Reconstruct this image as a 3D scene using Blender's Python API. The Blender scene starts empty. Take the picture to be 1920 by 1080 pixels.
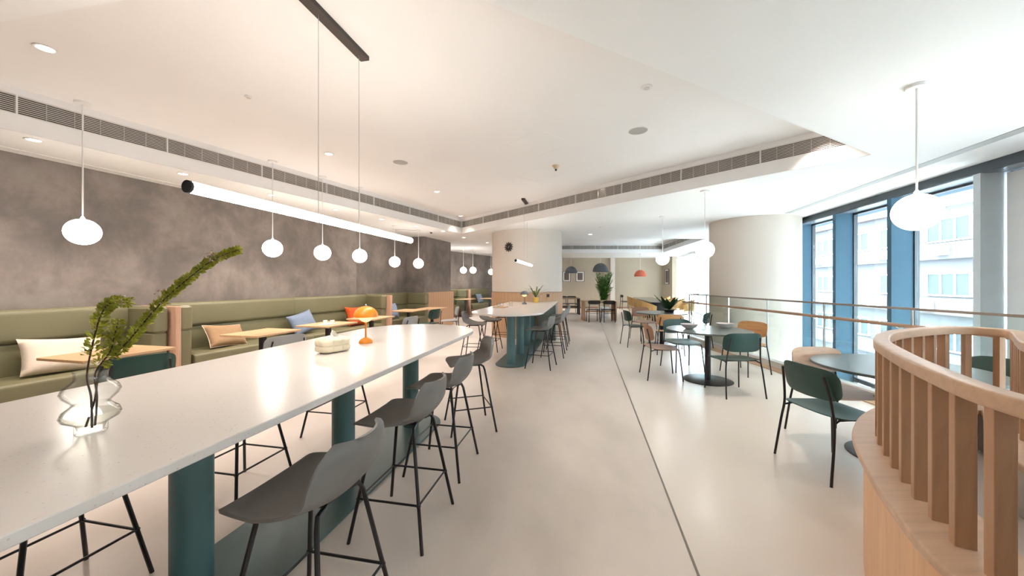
import bpy, math, random
import numpy as np
from mathutils import Vector, Matrix
from mathutils.geometry import tessellate_polygon

random.seed(7)
S = bpy.context.scene
COL = S.collection
R = math.radians

# ------------------------------------------------------------------ camera
cam_data = bpy.data.cameras.new('camera')
cam_data.sensor_width = 36.0
cam_data.lens = 36.0 * 680.0 / 1920.0
cam_data.shift_y = -10.0 / 1920.0
cam_data.clip_start = 0.05
cam = bpy.data.objects.new('camera', cam_data)
COL.objects.link(cam)
cam.location = (0, 0, 1.42)
cam.rotation_euler = (math.pi / 2, 0, 0)
S.camera = cam

# ------------------------------------------------------------------ sky and exposure
world = bpy.data.worlds.new('sky')
S.world = world
world.use_nodes = True
wn = world.node_tree
wn.nodes['Background'].inputs[0].default_value = (0.74, 0.89, 1.0, 1)
wn.nodes['Background'].inputs[1].default_value = 15.0
S.view_settings.view_transform = 'Standard'
S.view_settings.look = 'None'
S.view_settings.gamma = 1.0
S.view_settings.use_curve_mapping = False
S.view_settings.exposure = 1.34
S.cycles.use_light_tree = False
S.cycles.use_adaptive_sampling = True
S.cycles.adaptive_threshold = 0.04
S.cycles.max_bounces = 6
S.cycles.diffuse_bounces = 4
S.cycles.glossy_bounces = 3
S.cycles.transmission_bounces = 4
S.cycles.transparent_max_bounces = 12
S.cycles.sample_clamp_indirect = 8.0
S.cycles.caustics_reflective = False
S.cycles.caustics_refractive = False
WARM = (1.0, 0.87, 0.77)
NEUTRAL = (1.0, 0.90, 0.78)
SPOT_W = 45.0          # ceiling downlights
GLOBE_E = 9.0          # glass globes
TUBE_E = 18.0          # linear lamps

# ------------------------------------------------------------------ materials
MATS = {}
def new_mat(name):
    m = bpy.data.materials.new(name); m.use_nodes = True
    nt = m.node_tree
    return m, nt, nt.nodes['Principled BSDF']

def ramp(nt, fac, stops):
    r = nt.nodes.new('ShaderNodeValToRGB')
    el = r.color_ramp.elements
    while len(el) < len(stops): el.new(0.5)
    for e, (p, c) in zip(el, stops):
        e.position = p; e.color = (*c, 1) if len(c) == 3 else c
    nt.links.new(fac, r.inputs[0])
    return r.outputs[0]

def coords(nt, scale=(1, 1, 1), rot=(0, 0, 0)):
    tc = nt.nodes.new('ShaderNodeTexCoord')
    mp = nt.nodes.new('ShaderNodeMapping')
    mp.inputs['Scale'].default_value = scale
    mp.inputs['Rotation'].default_value = rot
    mp.inputs['Location'].default_value = (3.17, 1.43, 2.37)
    nt.links.new(tc.outputs['Object'], mp.inputs[0])
    return mp.outputs[0]

def noise(nt, vec, scale, detail=4, rough=0.5, dist=0.0):
    n = nt.nodes.new('ShaderNodeTexNoise')
    n.inputs['Scale'].default_value = scale
    n.inputs['Detail'].default_value = detail
    n.inputs['Roughness'].default_value = rough
    n.inputs['Distortion'].default_value = dist
    nt.links.new(vec, n.inputs['Vector'])
    return n.outputs[0]

def mat(name, col, rough=0.5, metal=0.0, vary=0.06, scale=6.0, stretch=(1, 1, 1), bump=0.0, bscale=80.0, spec=0.5):
    if name in MATS: return MATS[name]
    m, nt, b = new_mat(name)
    v = coords(nt, stretch)
    lo = tuple(max(0, c * (1 - vary)) for c in col); hi = tuple(min(1, c * (1 + vary)) for c in col)
    nt.links.new(ramp(nt, noise(nt, v, scale), [(0.3, lo), (0.7, hi)]), b.inputs['Base Color'])
    b.inputs['Roughness'].default_value = rough
    b.inputs['Metallic'].default_value = metal
    b.inputs['Specular IOR Level'].default_value = spec
    if bump:
        bp = nt.nodes.new('ShaderNodeBump'); bp.inputs['Strength'].default_value = bump; bp.inputs['Distance'].default_value = 0.002
        nt.links.new(noise(nt, v, bscale, 3), bp.inputs['Height']); nt.links.new(bp.outputs[0], b.inputs['Normal'])
    MATS[name] = m
    return m

def wood(name, col, rough=0.45, axis=2, dark=0.75):
    if name in MATS: return MATS[name]
    m, nt, b = new_mat(name)
    sc = [14, 14, 14]; sc[axis] = 0.9
    v = coords(nt, tuple(sc))
    n1 = noise(nt, v, 2.0, 6, 0.6, 0.6)
    d = tuple(c * dark for c in col); l = tuple(min(1, c * 1.12) for c in col)
    nt.links.new(ramp(nt, n1, [(0.25, d), (0.5, col), (0.75, l)]), b.inputs['Base Color'])
    b.inputs['Roughness'].default_value = rough
    bp = nt.nodes.new('ShaderNodeBump'); bp.inputs['Strength'].default_value = 0.08; bp.inputs['Distance'].default_value = 0.001
    nt.links.new(n1, bp.inputs['Height']); nt.links.new(bp.outputs[0], b.inputs['Normal'])
    MATS[name] = m
    return m

def plaster():
    m, nt, b = new_mat('trowelled_plaster')
    v = coords(nt)
    n1 = noise(nt, v, 1.5, 9, 0.64, 0.35)
    n2 = noise(nt, coords(nt, (1, 1, 0.6)), 6.0, 6, 0.65, 0.6)
    mx = nt.nodes.new('ShaderNodeMath'); mx.operation = 'MULTIPLY_ADD'
    mx.inputs[1].default_value = 0.30
    nt.links.new(n2, mx.inputs[0]); nt.links.new(n1, mx.inputs[2])
    nt.links.new(ramp(nt, mx.outputs[0], [(0.50, (0.150, 0.133, 0.118)), (0.62, (0.193, 0.166, 0.147)), (0.70, (0.232, 0.196, 0.174)), (0.85, (0.285, 0.252, 0.226))]), b.inputs['Base Color'])
    b.inputs['Roughness'].default_value = 0.7
    bp = nt.nodes.new('ShaderNodeBump'); bp.inputs['Strength'].default_value = 0.15; bp.inputs['Distance'].default_value = 0.004
    nt.links.new(n2, bp.inputs['Height']); nt.links.new(bp.outputs[0], b.inputs['Normal'])
    return m

def concrete():
    m, nt, b = new_mat('polished_concrete')
    v = coords(nt, (1.0, 0.5, 1), (0, 0, R(-11)))
    n1 = noise(nt, v, 1.3, 5, 0.5, 0.15)
    n2 = noise(nt, v, 0.4, 2, 0.5)
    mx = nt.nodes.new('ShaderNodeMath'); mx.operation = 'MULTIPLY_ADD'; mx.inputs[1].default_value = 0.4
    nt.links.new(n2, mx.inputs[0]); nt.links.new(n1, mx.inputs[2])
    nt.links.new(ramp(nt, mx.outputs[0], [(0.48, (0.65, 0.57, 0.505)), (0.68, (0.79, 0.70, 0.63)), (0.92, (0.86, 0.775, 0.71))]), b.inputs['Base Color'])
    nt.links.new(ramp(nt, n1, [(0.3, (0.30,) * 3), (0.7, (0.42,) * 3)]), b.inputs['Roughness'])
    return m

def terrazzo(name, base, chip_scale=95):
    m, nt, b = new_mat(name)
    v = coords(nt)
    vo = nt.nodes.new('ShaderNodeTexVoronoi'); vo.inputs['Scale'].default_value = chip_scale
    nt.links.new(v, vo.inputs['Vector'])
    sep = nt.nodes.new('ShaderNodeSeparateColor'); nt.links.new(vo.outputs['Color'], sep.inputs[0])
    d = ramp(nt, vo.outputs['Distance'], [(0.20, (1, 1, 1)), (0.26, (0, 0, 0))])
    pick = ramp(nt, sep.outputs[0], [(0.80, (0, 0, 0)), (0.82, (1, 1, 1))])
    mul = nt.nodes.new('ShaderNodeMath'); mul.operation = 'MULTIPLY'
    nt.links.new(d, mul.inputs[0]); nt.links.new(pick, mul.inputs[1])
    chip = ramp(nt, sep.outputs[1], [(0.0, (0.42, 0.42, 0.43)), (0.4, (0.66, 0.63, 0.60)), (1.0, (0.62, 0.57, 0.53))])
    mix = nt.nodes.new('ShaderNodeMix'); mix.data_type = 'RGBA'
    nt.links.new(mul.outputs[0], mix.inputs[0])
    mix.inputs[6].default_value = (*base, 1)
    nt.links.new(chip, mix.inputs[7])
    nt.links.new(mix.outputs[2], b.inputs['Base Color'])
    b.inputs['Roughness'].default_value = 0.23
    return m

def emit(name, col, strength, sample='AUTO'):
    if name in MATS: return MATS[name]
    m, nt, b = new_mat(name)
    b.inputs['Base Color'].default_value = (0.9, 0.9, 0.88, 1)
    b.inputs['Emission Color'].default_value = (*col, 1)
    b.inputs['Emission Strength'].default_value = strength
    b.inputs['Roughness'].default_value = 0.4
    m.cycles.emission_sampling = sample
    MATS[name] = m
    return m

def pane_mat(name, tint, gloss=0.08, edge=None):
    """Thin flat glass: mostly clear, with a mirror coat that grows at grazing angles."""
    m = bpy.data.materials.new(name); m.use_nodes = True
    nt = m.node_tree; nt.nodes.clear()
    out = nt.nodes.new('ShaderNodeOutputMaterial')
    t = nt.nodes.new('ShaderNodeBsdfTransparent'); t.inputs[0].default_value = (*tint, 1)
    g = nt.nodes.new('ShaderNodeBsdfGlossy'); g.inputs['Roughness'].default_value = 0.02
    lw = nt.nodes.new('ShaderNodeLayerWeight'); lw.inputs[0].default_value = 0.5
    if edge: nt.links.new(ramp(nt, lw.outputs['Facing'], [(0.55, tint), (0.97, edge)]), t.inputs[0])
    pw = nt.nodes.new('ShaderNodeMath'); pw.operation = 'POWER'; pw.inputs[1].default_value = 4.0
    nt.links.new(lw.outputs['Facing'], pw.inputs[0])
    mt = nt.nodes.new('ShaderNodeMath'); mt.operation = 'MULTIPLY_ADD'; mt.inputs[1].default_value = 0.5; mt.inputs[2].default_value = gloss * .4
    nt.links.new(pw.outputs[0], mt.inputs[0])
    mx = nt.nodes.new('ShaderNodeMixShader')
    nt.links.new(mt.outputs[0], mx.inputs[0]); nt.links.new(t.outputs[0], mx.inputs[1]); nt.links.new(g.outputs[0], mx.inputs[2])
    nt.links.new(mx.outputs[0], out.inputs[0])
    return m

def glass_mat(name, ior=1.45, tint=(1, 1, 1)):
    m, nt, b = new_mat(name)
    b.inputs['Base Color'].default_value = (*tint, 1)
    b.inputs['Transmission Weight'].default_value = 1.0
    b.inputs['Roughness'].default_value = 0.0
    b.inputs['IOR'].default_value = ior
    return m

M = dict(
    ceiling=mat('ceiling_paint', (0.85, 0.85, 0.845), 0.8, vary=0.01, scale=1.5),
    ceiling2=mat('ceiling_paint_shaded', (0.83, 0.81, 0.80), 0.8, vary=0.01, scale=1.5),  # same ceiling white, weaker daylight put into the colour as a darker, warmer tone
    fascia=mat('fascia_paint', (0.85, 0.84, 0.83), 0.7, vary=0.01),
    plaster=plaster(), concrete=concrete(),
    resin=mat('cream_resin', (0.83, 0.75, 0.67), 0.24, vary=0.03, scale=0.5),
    terrazzo=terrazzo('white_terrazzo', (0.75, 0.70, 0.66)),
    teal=mat('teal_paint', (0.080, 0.175, 0.185), 0.42, vary=0.04),
    tealdark=mat('teal_plinth', (0.085, 0.150, 0.150), 0.35, vary=0.05),
    stool=mat('charcoal_plastic', (0.20, 0.194, 0.186), 0.55, vary=0.05, scale=10),
    black=mat('black_metal', (0.012, 0.012, 0.014), 0.4, vary=0.1),
    blackwood=mat('black_wood', (0.018, 0.014, 0.013), 0.5, vary=0.2),
    sage=mat('sage_leather', (0.178, 0.166, 0.092), 0.45, vary=0.05, scale=3, bump=0.12, bscale=160),
    cgreen=mat('green_laminate', (0.020, 0.062, 0.052), 0.38, vary=0.06),
    cpale=wood('pale_ply', (0.68, 0.44, 0.30), axis=1),
    corange=wood('amber_ply', (0.56, 0.29, 0.11), axis=1),
    cbrown=wood('rosy_ply', (0.40, 0.225, 0.145), axis=1),
    cgrey=mat('grey_laminate', (0.36, 0.36, 0.36), 0.45, vary=0.04),
    oak=wood('oak_top', (0.56, 0.36, 0.20), axis=1),
    oakx=wood('oak_along', (0.56, 0.36, 0.20), axis=0),
    oakv=wood('oak_upright', (0.55, 0.34, 0.20), axis=2),
    ash=wood('ash_rail', (0.62, 0.40, 0.26), 0.4, axis=0, dark=0.85),
    ashv=wood('ash_slat', (0.50, 0.29, 0.165), 0.42, axis=2, dark=0.8),
    walnut=wood('brown_plinth', (0.26, 0.16, 0.10), axis=1),
    divider=wood('rosy_oak', (0.56, 0.34, 0.24), axis=2),
    yellowood=wood('yellow_ply', (0.78, 0.48, 0.18), axis=2),
    cream=mat('cream_panel', (0.66, 0.59, 0.52), 0.6, vary=0.02, scale=2, stretch=(1, 1, 0.1)),
    tan=mat('tan_wall_paint', (0.42, 0.35, 0.26), 0.75, vary=0.02, scale=1),
    fin=mat('slate_aluminium', (0.048, 0.112, 0.165), 0.6, vary=0.04, scale=2, spec=0.25),
    frame=mat('dark_window_frame', (0.035, 0.05, 0.06), 0.4, vary=0.1),
    soffit=mat('soffit_metal', (0.26, 0.31, 0.35), 0.25, metal=0.4, vary=0.03),
    finlight=mat('pale_aluminium', (0.55, 0.60, 0.63), 0.4, vary=0.03),
    steel=mat('brushed_steel', (0.55, 0.53, 0.50), 0.3, metal=1.0, vary=0.05),
    white=mat('white_plastic', (0.80, 0.79, 0.77), 0.45, vary=0.02),
    grille=mat('grille_metal', (0.62, 0.58, 0.53), 0.5, vary=0.05),
    void=mat('duct_black', (0.012, 0.011, 0.010), 0.9, vary=0.1),
    speaker=mat('speaker_mesh', (0.42, 0.41, 0.40), 0.8, vary=0.05, scale=200),
    tabletop=mat('grey_green_linoleum', (0.115, 0.145, 0.135), 0.28, vary=0.04),
    pglass=pane_mat('balustrade_glass', (0.955, 0.985, 0.972), 0.08),
    wglass=pane_mat('window_glass', (0.97, 0.985, 0.99), 0.06),
    clear=pane_mat('clear_glass', (0.97, 0.975, 0.97), 0.12, (0.62, 0.64, 0.63)), water=pane_mat('water', (0.93, 0.94, 0.90), 0.06),
    porcelain=mat('grey_porcelain', (0.62, 0.56, 0.54), 0.3, vary=0.04),
    orange=mat('orange_enamel', (0.80, 0.27, 0.02), 0.3, vary=0.03),
    tissuebox=mat('cream_ceramic', (0.80, 0.72, 0.54), 0.45, vary=0.03),
    paper=mat('white_paper', (0.86, 0.84, 0.80), 0.8, vary=0.02),
    leaf=mat('spring_leaf', (0.40, 0.40, 0.035), 0.55, vary=0.35, scale=25),
    stem=mat('twig_bark', (0.06, 0.03, 0.02), 0.7, vary=0.2),
    blossom=mat('pale_blossom', (0.66, 0.48, 0.36), 0.7, vary=0.15),
    palm=mat('palm_leaf', (0.075, 0.21, 0.03), 0.45, vary=0.35, scale=12),
    deepleaf=mat('deep_leaf', (0.02, 0.065, 0.02), 0.4, vary=0.25, scale=12),
    straplf=mat('strap_leaf', (0.11, 0.15, 0.04), 0.5, vary=0.3, scale=12),
    yellow=mat('yellow_glaze', (0.70, 0.45, 0.07), 0.4, vary=0.04),
    greydome=mat('grey_felt', (0.12, 0.135, 0.155), 0.7, vary=0.08),
    reddome=mat('terracotta_felt', (0.55, 0.12, 0.06), 0.7, vary=0.08),
    pcream=mat('cream_linen', (0.74, 0.63, 0.52), 0.9, vary=0.04, scale=30, bump=0.2, bscale=300),
    ptan=mat('tan_linen', (0.38, 0.24, 0.13), 0.9, vary=0.05, scale=30, bump=0.2, bscale=300),
    pblue=mat('blue_linen', (0.20, 0.255, 0.36), 0.9, vary=0.06, scale=30, bump=0.2, bscale=300),
    porange=mat('rust_linen', (0.52, 0.075, 0.008), 0.9, vary=0.06, scale=30, bump=0.2, bscale=300),
    pgreen=mat('dark_green_linen', (0.03, 0.05, 0.04), 0.9, vary=0.06, scale=30),
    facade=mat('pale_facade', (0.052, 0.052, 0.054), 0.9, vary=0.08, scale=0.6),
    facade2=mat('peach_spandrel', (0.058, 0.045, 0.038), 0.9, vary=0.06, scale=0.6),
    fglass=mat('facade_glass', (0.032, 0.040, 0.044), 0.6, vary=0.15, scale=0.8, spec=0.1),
    ground=mat('street_asphalt', (0.40, 0.40, 0.40), 0.9, vary=0.1, scale=0.4),
    shade=mat('roller_shade', (0.80, 0.82, 0.84), 0.8, vary=0.02),
    darktop=mat('dark_green_top', (0.035, 0.065, 0.060), 0.15, vary=0.05),
)
M['globe_warm'] = emit('lit_opal_globe', (1.0, 0.91, 0.82), GLOBE_E)
M['globe_day'] = emit('lit_opal_globe_day', (1.0, 0.95, 0.88), GLOBE_E * 0.6)
M['tube_lit'] = emit('lit_opal_tube', (1.0, 0.90, 0.80), TUBE_E)
M['tube_lit_far'] = emit('lit_opal_tube_dimmed', (1.0, 0.90, 0.80), TUBE_E * .4)
M['bulb'] = emit('lit_reflector', (1.0, 0.90, 0.78), 6.0, 'NONE')
M['lampglow'] = emit('lit_lamp_bowl', (1.0, 0.50, 0.05), 1.1, 'NONE')
M['domeglow'] = emit('lit_dome_diffuser', (1.0, 0.88, 0.7), 5.0, 'NONE')
def art_mat():
    m, nt, b = new_mat('abstract_print')
    v = coords(nt)
    nt.links.new(ramp(nt, noise(nt, v, 9, 5, 0.7, 1.5), [(0.35, (0.05, 0.035, 0.03)), (0.5, (0.16, 0.11, 0.09)), (0.7, (0.10, 0.09, 0.085))]), b.inputs['Base Color'])
    b.inputs['Roughness'].default_value = 0.6
    return m
M['art'] = art_mat()

# ------------------------------------------------------------------ mesh helpers
class MB:
    def __init__(self): self.v = []; self.f = []
    def add(self, vs, fs):
        o = len(self.v); self.v += [tuple(p) for p in vs]; self.f += [tuple(i + o for i in q) for q in fs]; return self
    def box(self, x0, x1, y0, y1, z0, z1):
        vs = [(x, y, z) for z in (z0, z1) for x, y in ((x0, y0), (x1, y0), (x1, y1), (x0, y1))]
        return self.add(vs, [(3, 2, 1, 0), (4, 5, 6, 7), (0, 1, 5, 4), (1, 2, 6, 5), (2, 3, 7, 6), (3, 0, 4, 7)])
    def prism(self, poly, z0, z1, ch=0.0):
        """Vertical prism over a counter-clockwise outline, with chamfered rims."""
        n = len(poly)
        def ring(off, z):
            if not off: return [(p[0], p[1], z) for p in poly]
            out = []
            for i in range(n):
                a, b, c = poly[i - 1], poly[i], poly[(i + 1) % n]
                e1 = Vector((b[0] - a[0], b[1] - a[1])); e2 = Vector((c[0] - b[0], c[1] - b[1]))
                if e1.length > 1e-9: e1.normalize()
                if e2.length > 1e-9: e2.normalize()
                nn = Vector((e1.y + e2.y, -e1.x - e2.x))
                if nn.length > 1e-9: nn.normalize()
                out.append((b[0] - nn.x * off, b[1] - nn.y * off, z))
            return out
        rings = [ring(ch, z0), ring(0, z0 + ch), ring(0, z1 - ch), ring(ch, z1)] if ch else [ring(0, z0), ring(0, z1)]
        vs = [p for r in rings for p in r]
        fs = []
        for k in range(len(rings) - 1):
            for i in range(n):
                j = (i + 1) % n
                fs.append((k * n + i, k * n + j, (k + 1) * n + j, (k + 1) * n + i))
        fs.append(tuple(reversed(range(n)))); fs.append(tuple(range((len(rings) - 1) * n, len(rings) * n)))
        return self.add(vs, fs)
    def tube(self, pts, r, n=8, closed=False):
        pts = [Vector(p) for p in pts]; m = len(pts)
        rr = r if isinstance(r, (list, tuple)) else [r] * m
        tang = []
        for i in range(m):
            if closed: t = pts[(i + 1) % m] - pts[i - 1]
            else: t = pts[min(i + 1, m - 1)] - pts[max(i - 1, 0)]
            tang.append(t.normalized())
        up = Vector((0, 0, 1)) if abs(tang[0].z) < 0.9 else Vector((1, 0, 0))
        x = tang[0].cross(up).normalized()
        vs = []
        for i in range(m):
            x = (x - tang[i] * x.dot(tang[i])).normalized()
            y = tang[i].cross(x)
            for k in range(n):
                a = 2 * math.pi * k / n
                vs.append(pts[i] + (x * math.cos(a) + y * math.sin(a)) * rr[i])
        fs = []
        for i in range(m if closed else m - 1):
            j = (i + 1) % m
            for k in range(n):
                l = (k + 1) % n
                fs.append((i * n + k, i * n + l, j * n + l, j * n + k))
        if not closed:
            fs.append(tuple(reversed(range(n)))); fs.append(tuple(range((m - 1) * n, m * n)))
        return self.add(vs, fs)
    def lathe(self, prof, n=24, c=(0, 0, 0)):
        vs = []; fs = []
        for r, z in prof:
            for k in range(n):
                a = 2 * math.pi * k / n
                vs.append((c[0] + max(r, 1e-5) * math.cos(a), c[1] + max(r, 1e-5) * math.sin(a), c[2] + z))
        for i in range(len(prof) - 1):
            for k in range(n):
                l = (k + 1) % n
                fs.append((i * n + k, i * n + l, (i + 1) * n + l, (i + 1) * n + k))
        if prof[0][0] > 1e-4: fs.append(tuple(reversed(range(n))))
        if prof[-1][0] > 1e-4: fs.append(tuple(range((len(prof) - 1) * n, len(prof) * n)))
        return self.add(vs, fs)
    def sheet(self, fn, nu, nv, th):
        """Solid bent sheet: fn(s, t) for s, t in 0..1 gives the mid surface."""
        P = np.array([[fn(i / nu, j / nv) for j in range(nv + 1)] for i in range(nu + 1)], float)
        du = np.gradient(P, axis=0); dv = np.gradient(P, axis=1)
        N = np.cross(du, dv); N /= np.maximum(np.linalg.norm(N, axis=2, keepdims=True), 1e-9)
        A = P + N * th / 2; B = P - N * th / 2
        W = nv + 1; K = (nu + 1) * W
        vs = [tuple(p) for p in A.reshape(-1, 3)] + [tuple(p) for p in B.reshape(-1, 3)]
        fs = []
        for i in range(nu):
            for j in range(nv):
                a, b, c, d = i * W + j, (i + 1) * W + j, (i + 1) * W + j + 1, i * W + j + 1
                fs.append((a, b, c, d)); fs.append((K + d, K + c, K + b, K + a))
        for i in range(nu):
            a, b = i * W, (i + 1) * W; fs.append((b, a, K + a, K + b))
            a, b = i * W + nv, (i + 1) * W + nv; fs.append((a, b, K + b, K + a))
        for j in range(nv):
            a, b = j, j + 1; fs.append((a, b, K + b, K + a))
            a, b = nu * W + j, nu * W + j + 1; fs.append((b, a, K + a, K + b))
        return self.add(vs, fs)
    def pad(self, fn, a, b, th, p=4.0, nr=5, na=40):
        """Rounded-rectangle pad (superellipse outline) bent by fn(x, y) -> point; th is its thickness."""
        rr = [0.0] + [i / nr for i in range(1, nr + 1)]
        def sup(t):
            c, s = math.cos(t), math.sin(t)
            return (a * math.copysign(abs(c) ** (2 / p), c), b * math.copysign(abs(s) ** (2 / p), s))
        out = [sup(2 * math.pi * k / na) for k in range(na)]
        def nrm(x, y):
            e = 1e-3
            q = Vector(fn(x, y)); u = Vector(fn(x + e, y)) - q; w = Vector(fn(x, y + e)) - q
            return u.cross(w).normalized()
        vs = []; fs = []
        for side in (1, -1):
            o = len(vs)
            vs.append(Vector(fn(0, 0)) + nrm(0, 0) * side * th / 2)
            for r in rr[1:]:
                t = th / 2 * (1.0 if r < 1 else 0.55)
                for x, y in out:
                    q = r if r < 1 else 1.0
                    vs.append(Vector(fn(x * q, y * q)) + nrm(x * q, y * q) * side * t)
            for k in range(na):
                l = (k + 1) % na
                t3 = (o, o + 1 + k, o + 1 + l)
                fs.append(t3 if side > 0 else t3[::-1])
                for i in range(nr - 1):
                    q4 = (o + 1 + i * na + k, o + 1 + (i + 1) * na + k, o + 1 + (i + 1) * na + l, o + 1 + i * na + l)
                    fs.append(q4 if side > 0 else q4[::-1])
        half = len(vs) // 2; base = 1 + (nr - 1) * na
        for k in range(na):
            l = (k + 1) % na
            fs.append((base + k, half + base + k, half + base + l, base + l))
        return self.add(vs, fs)
    def mesh(self, name, m, smooth=True, angle=40):
        me = bpy.data.meshes.new(name)
        me.from_pydata([tuple(p) for p in self.v], [], self.f)
        me.materials.append(m)
        if smooth:
            me.polygons.foreach_set('use_smooth', [True] * len(me.polygons))
            me.update()
            try: me.set_sharp_from_angle(angle=R(angle))
            except Exception: pass
        me.update()
        return me

def link(o, parent=None):
    COL.objects.link(o)
    if parent is not None: o.parent = parent
    return o
def put(name, mesh, parent=None, loc=(0, 0, 0), rz=0.0):
    o = bpy.data.objects.new(name, mesh); o.location = loc; o.rotation_euler = (0, 0, rz)
    return link(o, parent)
def part(name, mb, m, parent=None, smooth=True, **k):
    return put(name, mb.mesh(name, m, smooth), parent, **k)
def tag(o, label=None, cat=None, group=None, kind=None):
    if label: o['label'] = label
    if cat: o['category'] = cat
    if group: o['group'] = group
    if kind: o['kind'] = kind
    return o
def thing(name, label, cat, loc=(0, 0, 0), rz=0.0, group=None):
    o = bpy.data.objects.new(name, None); o.empty_display_size = 0.1
    o.location = loc; o.rotation_euler = (0, 0, rz)
    link(o)
    return tag(o, label, cat, group)
def struct(name, mb, m, label=None, smooth=False, parent=None):
    o = part(name, mb, m, parent, smooth)
    if parent is None:
        o['kind'] = 'structure'
        if label: o['label'] = label
    return o
def place(kit, name, label, cat, loc, rz=0.0, group=None):
    """A thing from a kit [(part name, mesh, [(sub-part name, mesh)])]; copies share mesh data."""
    t = thing(name, label, cat, loc, rz, group)
    for pn, me, subs in kit:
        o = put(pn, me, t)
        for sn, sm in subs: put(sn, sm, o)
    return t
def K(name, mb, m, subs=(), smooth=True):
    return (name, mb.mesh(name, m, smooth), [(sn, smb.mesh(sn, sm)) for sn, smb, sm in subs])
def rrect(w, d, r, n=5, cx=0.0, cy=0.0):
    out = []
    for (sx, sy, a0) in ((1, -1, -90), (1, 1, 0), (-1, 1, 90), (-1, -1, 180)):
        for k in range(n + 1):
            a = R(a0 + 90 * k / n)
            out.append((cx + sx * (w / 2 - r) + r * math.cos(a), cy + sy * (d / 2 - r) + r * math.sin(a)))
    return out
def disc(r, n=40, cx=0.0, cy=0.0): return [(cx + r * math.cos(2 * math.pi * k / n), cy + r * math.sin(2 * math.pi * k / n)) for k in range(n)]
def seg_wall(mb, p, q, z0, z1, t):
    """Vertical slab from p to q, thickness t to the left of the p->q direction."""
    d = Vector((q[0] - p[0], q[1] - p[1])).normalized(); n = Vector((-d.y, d.x)) * t
    poly = [p, q, (q[0] + n.x, q[1] + n.y), (p[0] + n.x, p[1] + n.y)]
    if t < 0: poly = poly[::-1]
    return mb.prism(poly, z0, z1)
def catmull(pts, n=8, closed=False):
    out = []; m = len(pts)
    rng = range(m) if closed else range(m - 1)
    for i in rng:
        g = lambda k: Vector(pts[k % m]) if closed else Vector(pts[min(max(k, 0), m - 1)])
        p0, p1, p2, p3 = g(i - 1), g(i), g(i + 1), g(i + 2)
        for k in range(n):
            t = k / n
            out.append(0.5 * ((2 * p1) + (p2 - p0) * t + (2 * p0 - 5 * p1 + 4 * p2 - p3) * t * t + (3 * p1 - p0 - 3 * p2 + p3) * t ** 3))
    if not closed: out.append(Vector(pts[-1]))
    return out

# ------------------------------------------------------------------ plan
ZL, ZU = 2.78, 3.18                    # lower and raised ceiling
AX = Vector((0.1961, 0.9806))          # direction of bar tables, floor joint and windows
BX = Vector((0.9806, -0.1961))
W0 = Vector((-5.25, 3.72)); WD = Vector((0.3048, 0.9524)); WN = Vector((0.9524, -0.3048))
def wl(s, d=0.0):
    p = W0 + WD * s + WN * d
    return (p.x, p.y)
WANG = math.atan2(WD.y, WD.x)
def win_x(Y, off=0.0): return 4.42 + 0.2215 * Y + off
GA = (-1.40, 10.05); GB = (3.82, 3.855); GC = (-0.58, 1.51); GD = (-4.90, 2.30)      # coffer over the bar
F2 = [(1.75, 11.25), (6.0, 11.25), (6.85, 16.5), (1.75, 16.5)]                       # far coffer

# ------------------------------------------------------------------ floor
def jx(Y): return 0.904 + 0.2022 * (Y - 1.756)
EDGE_X = 4.36
struct('floor', MB().prism([(-9, -4), (jx(-4), -4), (jx(20.4), 20.4), (-9, 20.4)], -0.3, 0.0), M['concrete'])
struct('floor_resin', MB().prism([(jx(-4), -4), (EDGE_X, -4), (EDGE_X, 9.1), (win_x(9.1, .4), 9.1), (win_x(20.4, .4), 20.4), (jx(20.4), 20.4)], -0.3, 0.0), M['resin'])
mb = MB(); mb.prism([(jx(-4) - .006, -4), (jx(-4) + .006, -4), (jx(20) + .006, 20), (jx(20) - .006, 20)], 0.0, 0.0025)
struct('trim_1', mb, mat('joint_metal', (0.22, 0.19, 0.16), 0.4, metal=0.6))
struct('floor_void', MB().box(EDGE_X - 1, 14, -6, 9.6, -4.4, -4.2), M['resin'])

# ------------------------------------------------------------------ walls
LEFT = [wl(-8), wl(5.12), wl(5.12, -.2)]
for i in range(1):
    struct('wall_left', seg_wall(MB(), wl(-8.5), wl(5.12), 0, ZU + .1, .2), M['plaster'])
struct('wall_left_recess', seg_wall(MB(), wl(5.0, -.2), (-3.168, 10.88), 0, ZU + .1, .2), M['plaster'])
C0 = Vector((-2.578, 10.69)); PE = C0 + WD * 1.653
mb = MB(); q = [C0, PE, PE - WN * 1.2, C0 - WN * .8 - WN * .4]
mb.prism([tuple(C0), tuple(PE), tuple(PE - WN * 1.4), tuple(C0 - WN * 1.4)], 0, ZU + .1)
struct('pillar', mb, M['plaster'])
struct('wall_left_far', seg_wall(MB(), (-4.158, 12.63), (-2.63, 15.67), 0, ZU + .1, .2), M['plaster'])
struct('wall_left_end', seg_wall(MB(), (-2.63, 15.67), (-0.2, 20.5), 0, ZU + .1, .2), M['plaster'])
struct('wall_far', seg_wall(MB(), (-0.6, 20.0), (8.35, 20.0), 0, ZU + .1, .2), M['tan'])
struct('wall_right_end', seg_wall(MB(), (8.28, 20.1), (8.28, 18.75), 0, ZU + .1, .25), M['tan'])
struct('wall_back', seg_wall(MB(), (6, -4.0), (-9.2, -4.0), -4.3, ZU + .1, .2), M['ceiling'])
struct('pilaster', MB().box(5.38, 5.62, 19.78, 20.0, 0, ZL), M['cream'])
mb = MB(); seg_wall(mb, (1.0, 19.99), (8.28, 19.99), 0, 0.09, -.015); struct('baseboard_far', mb, M['walnut'])
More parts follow.
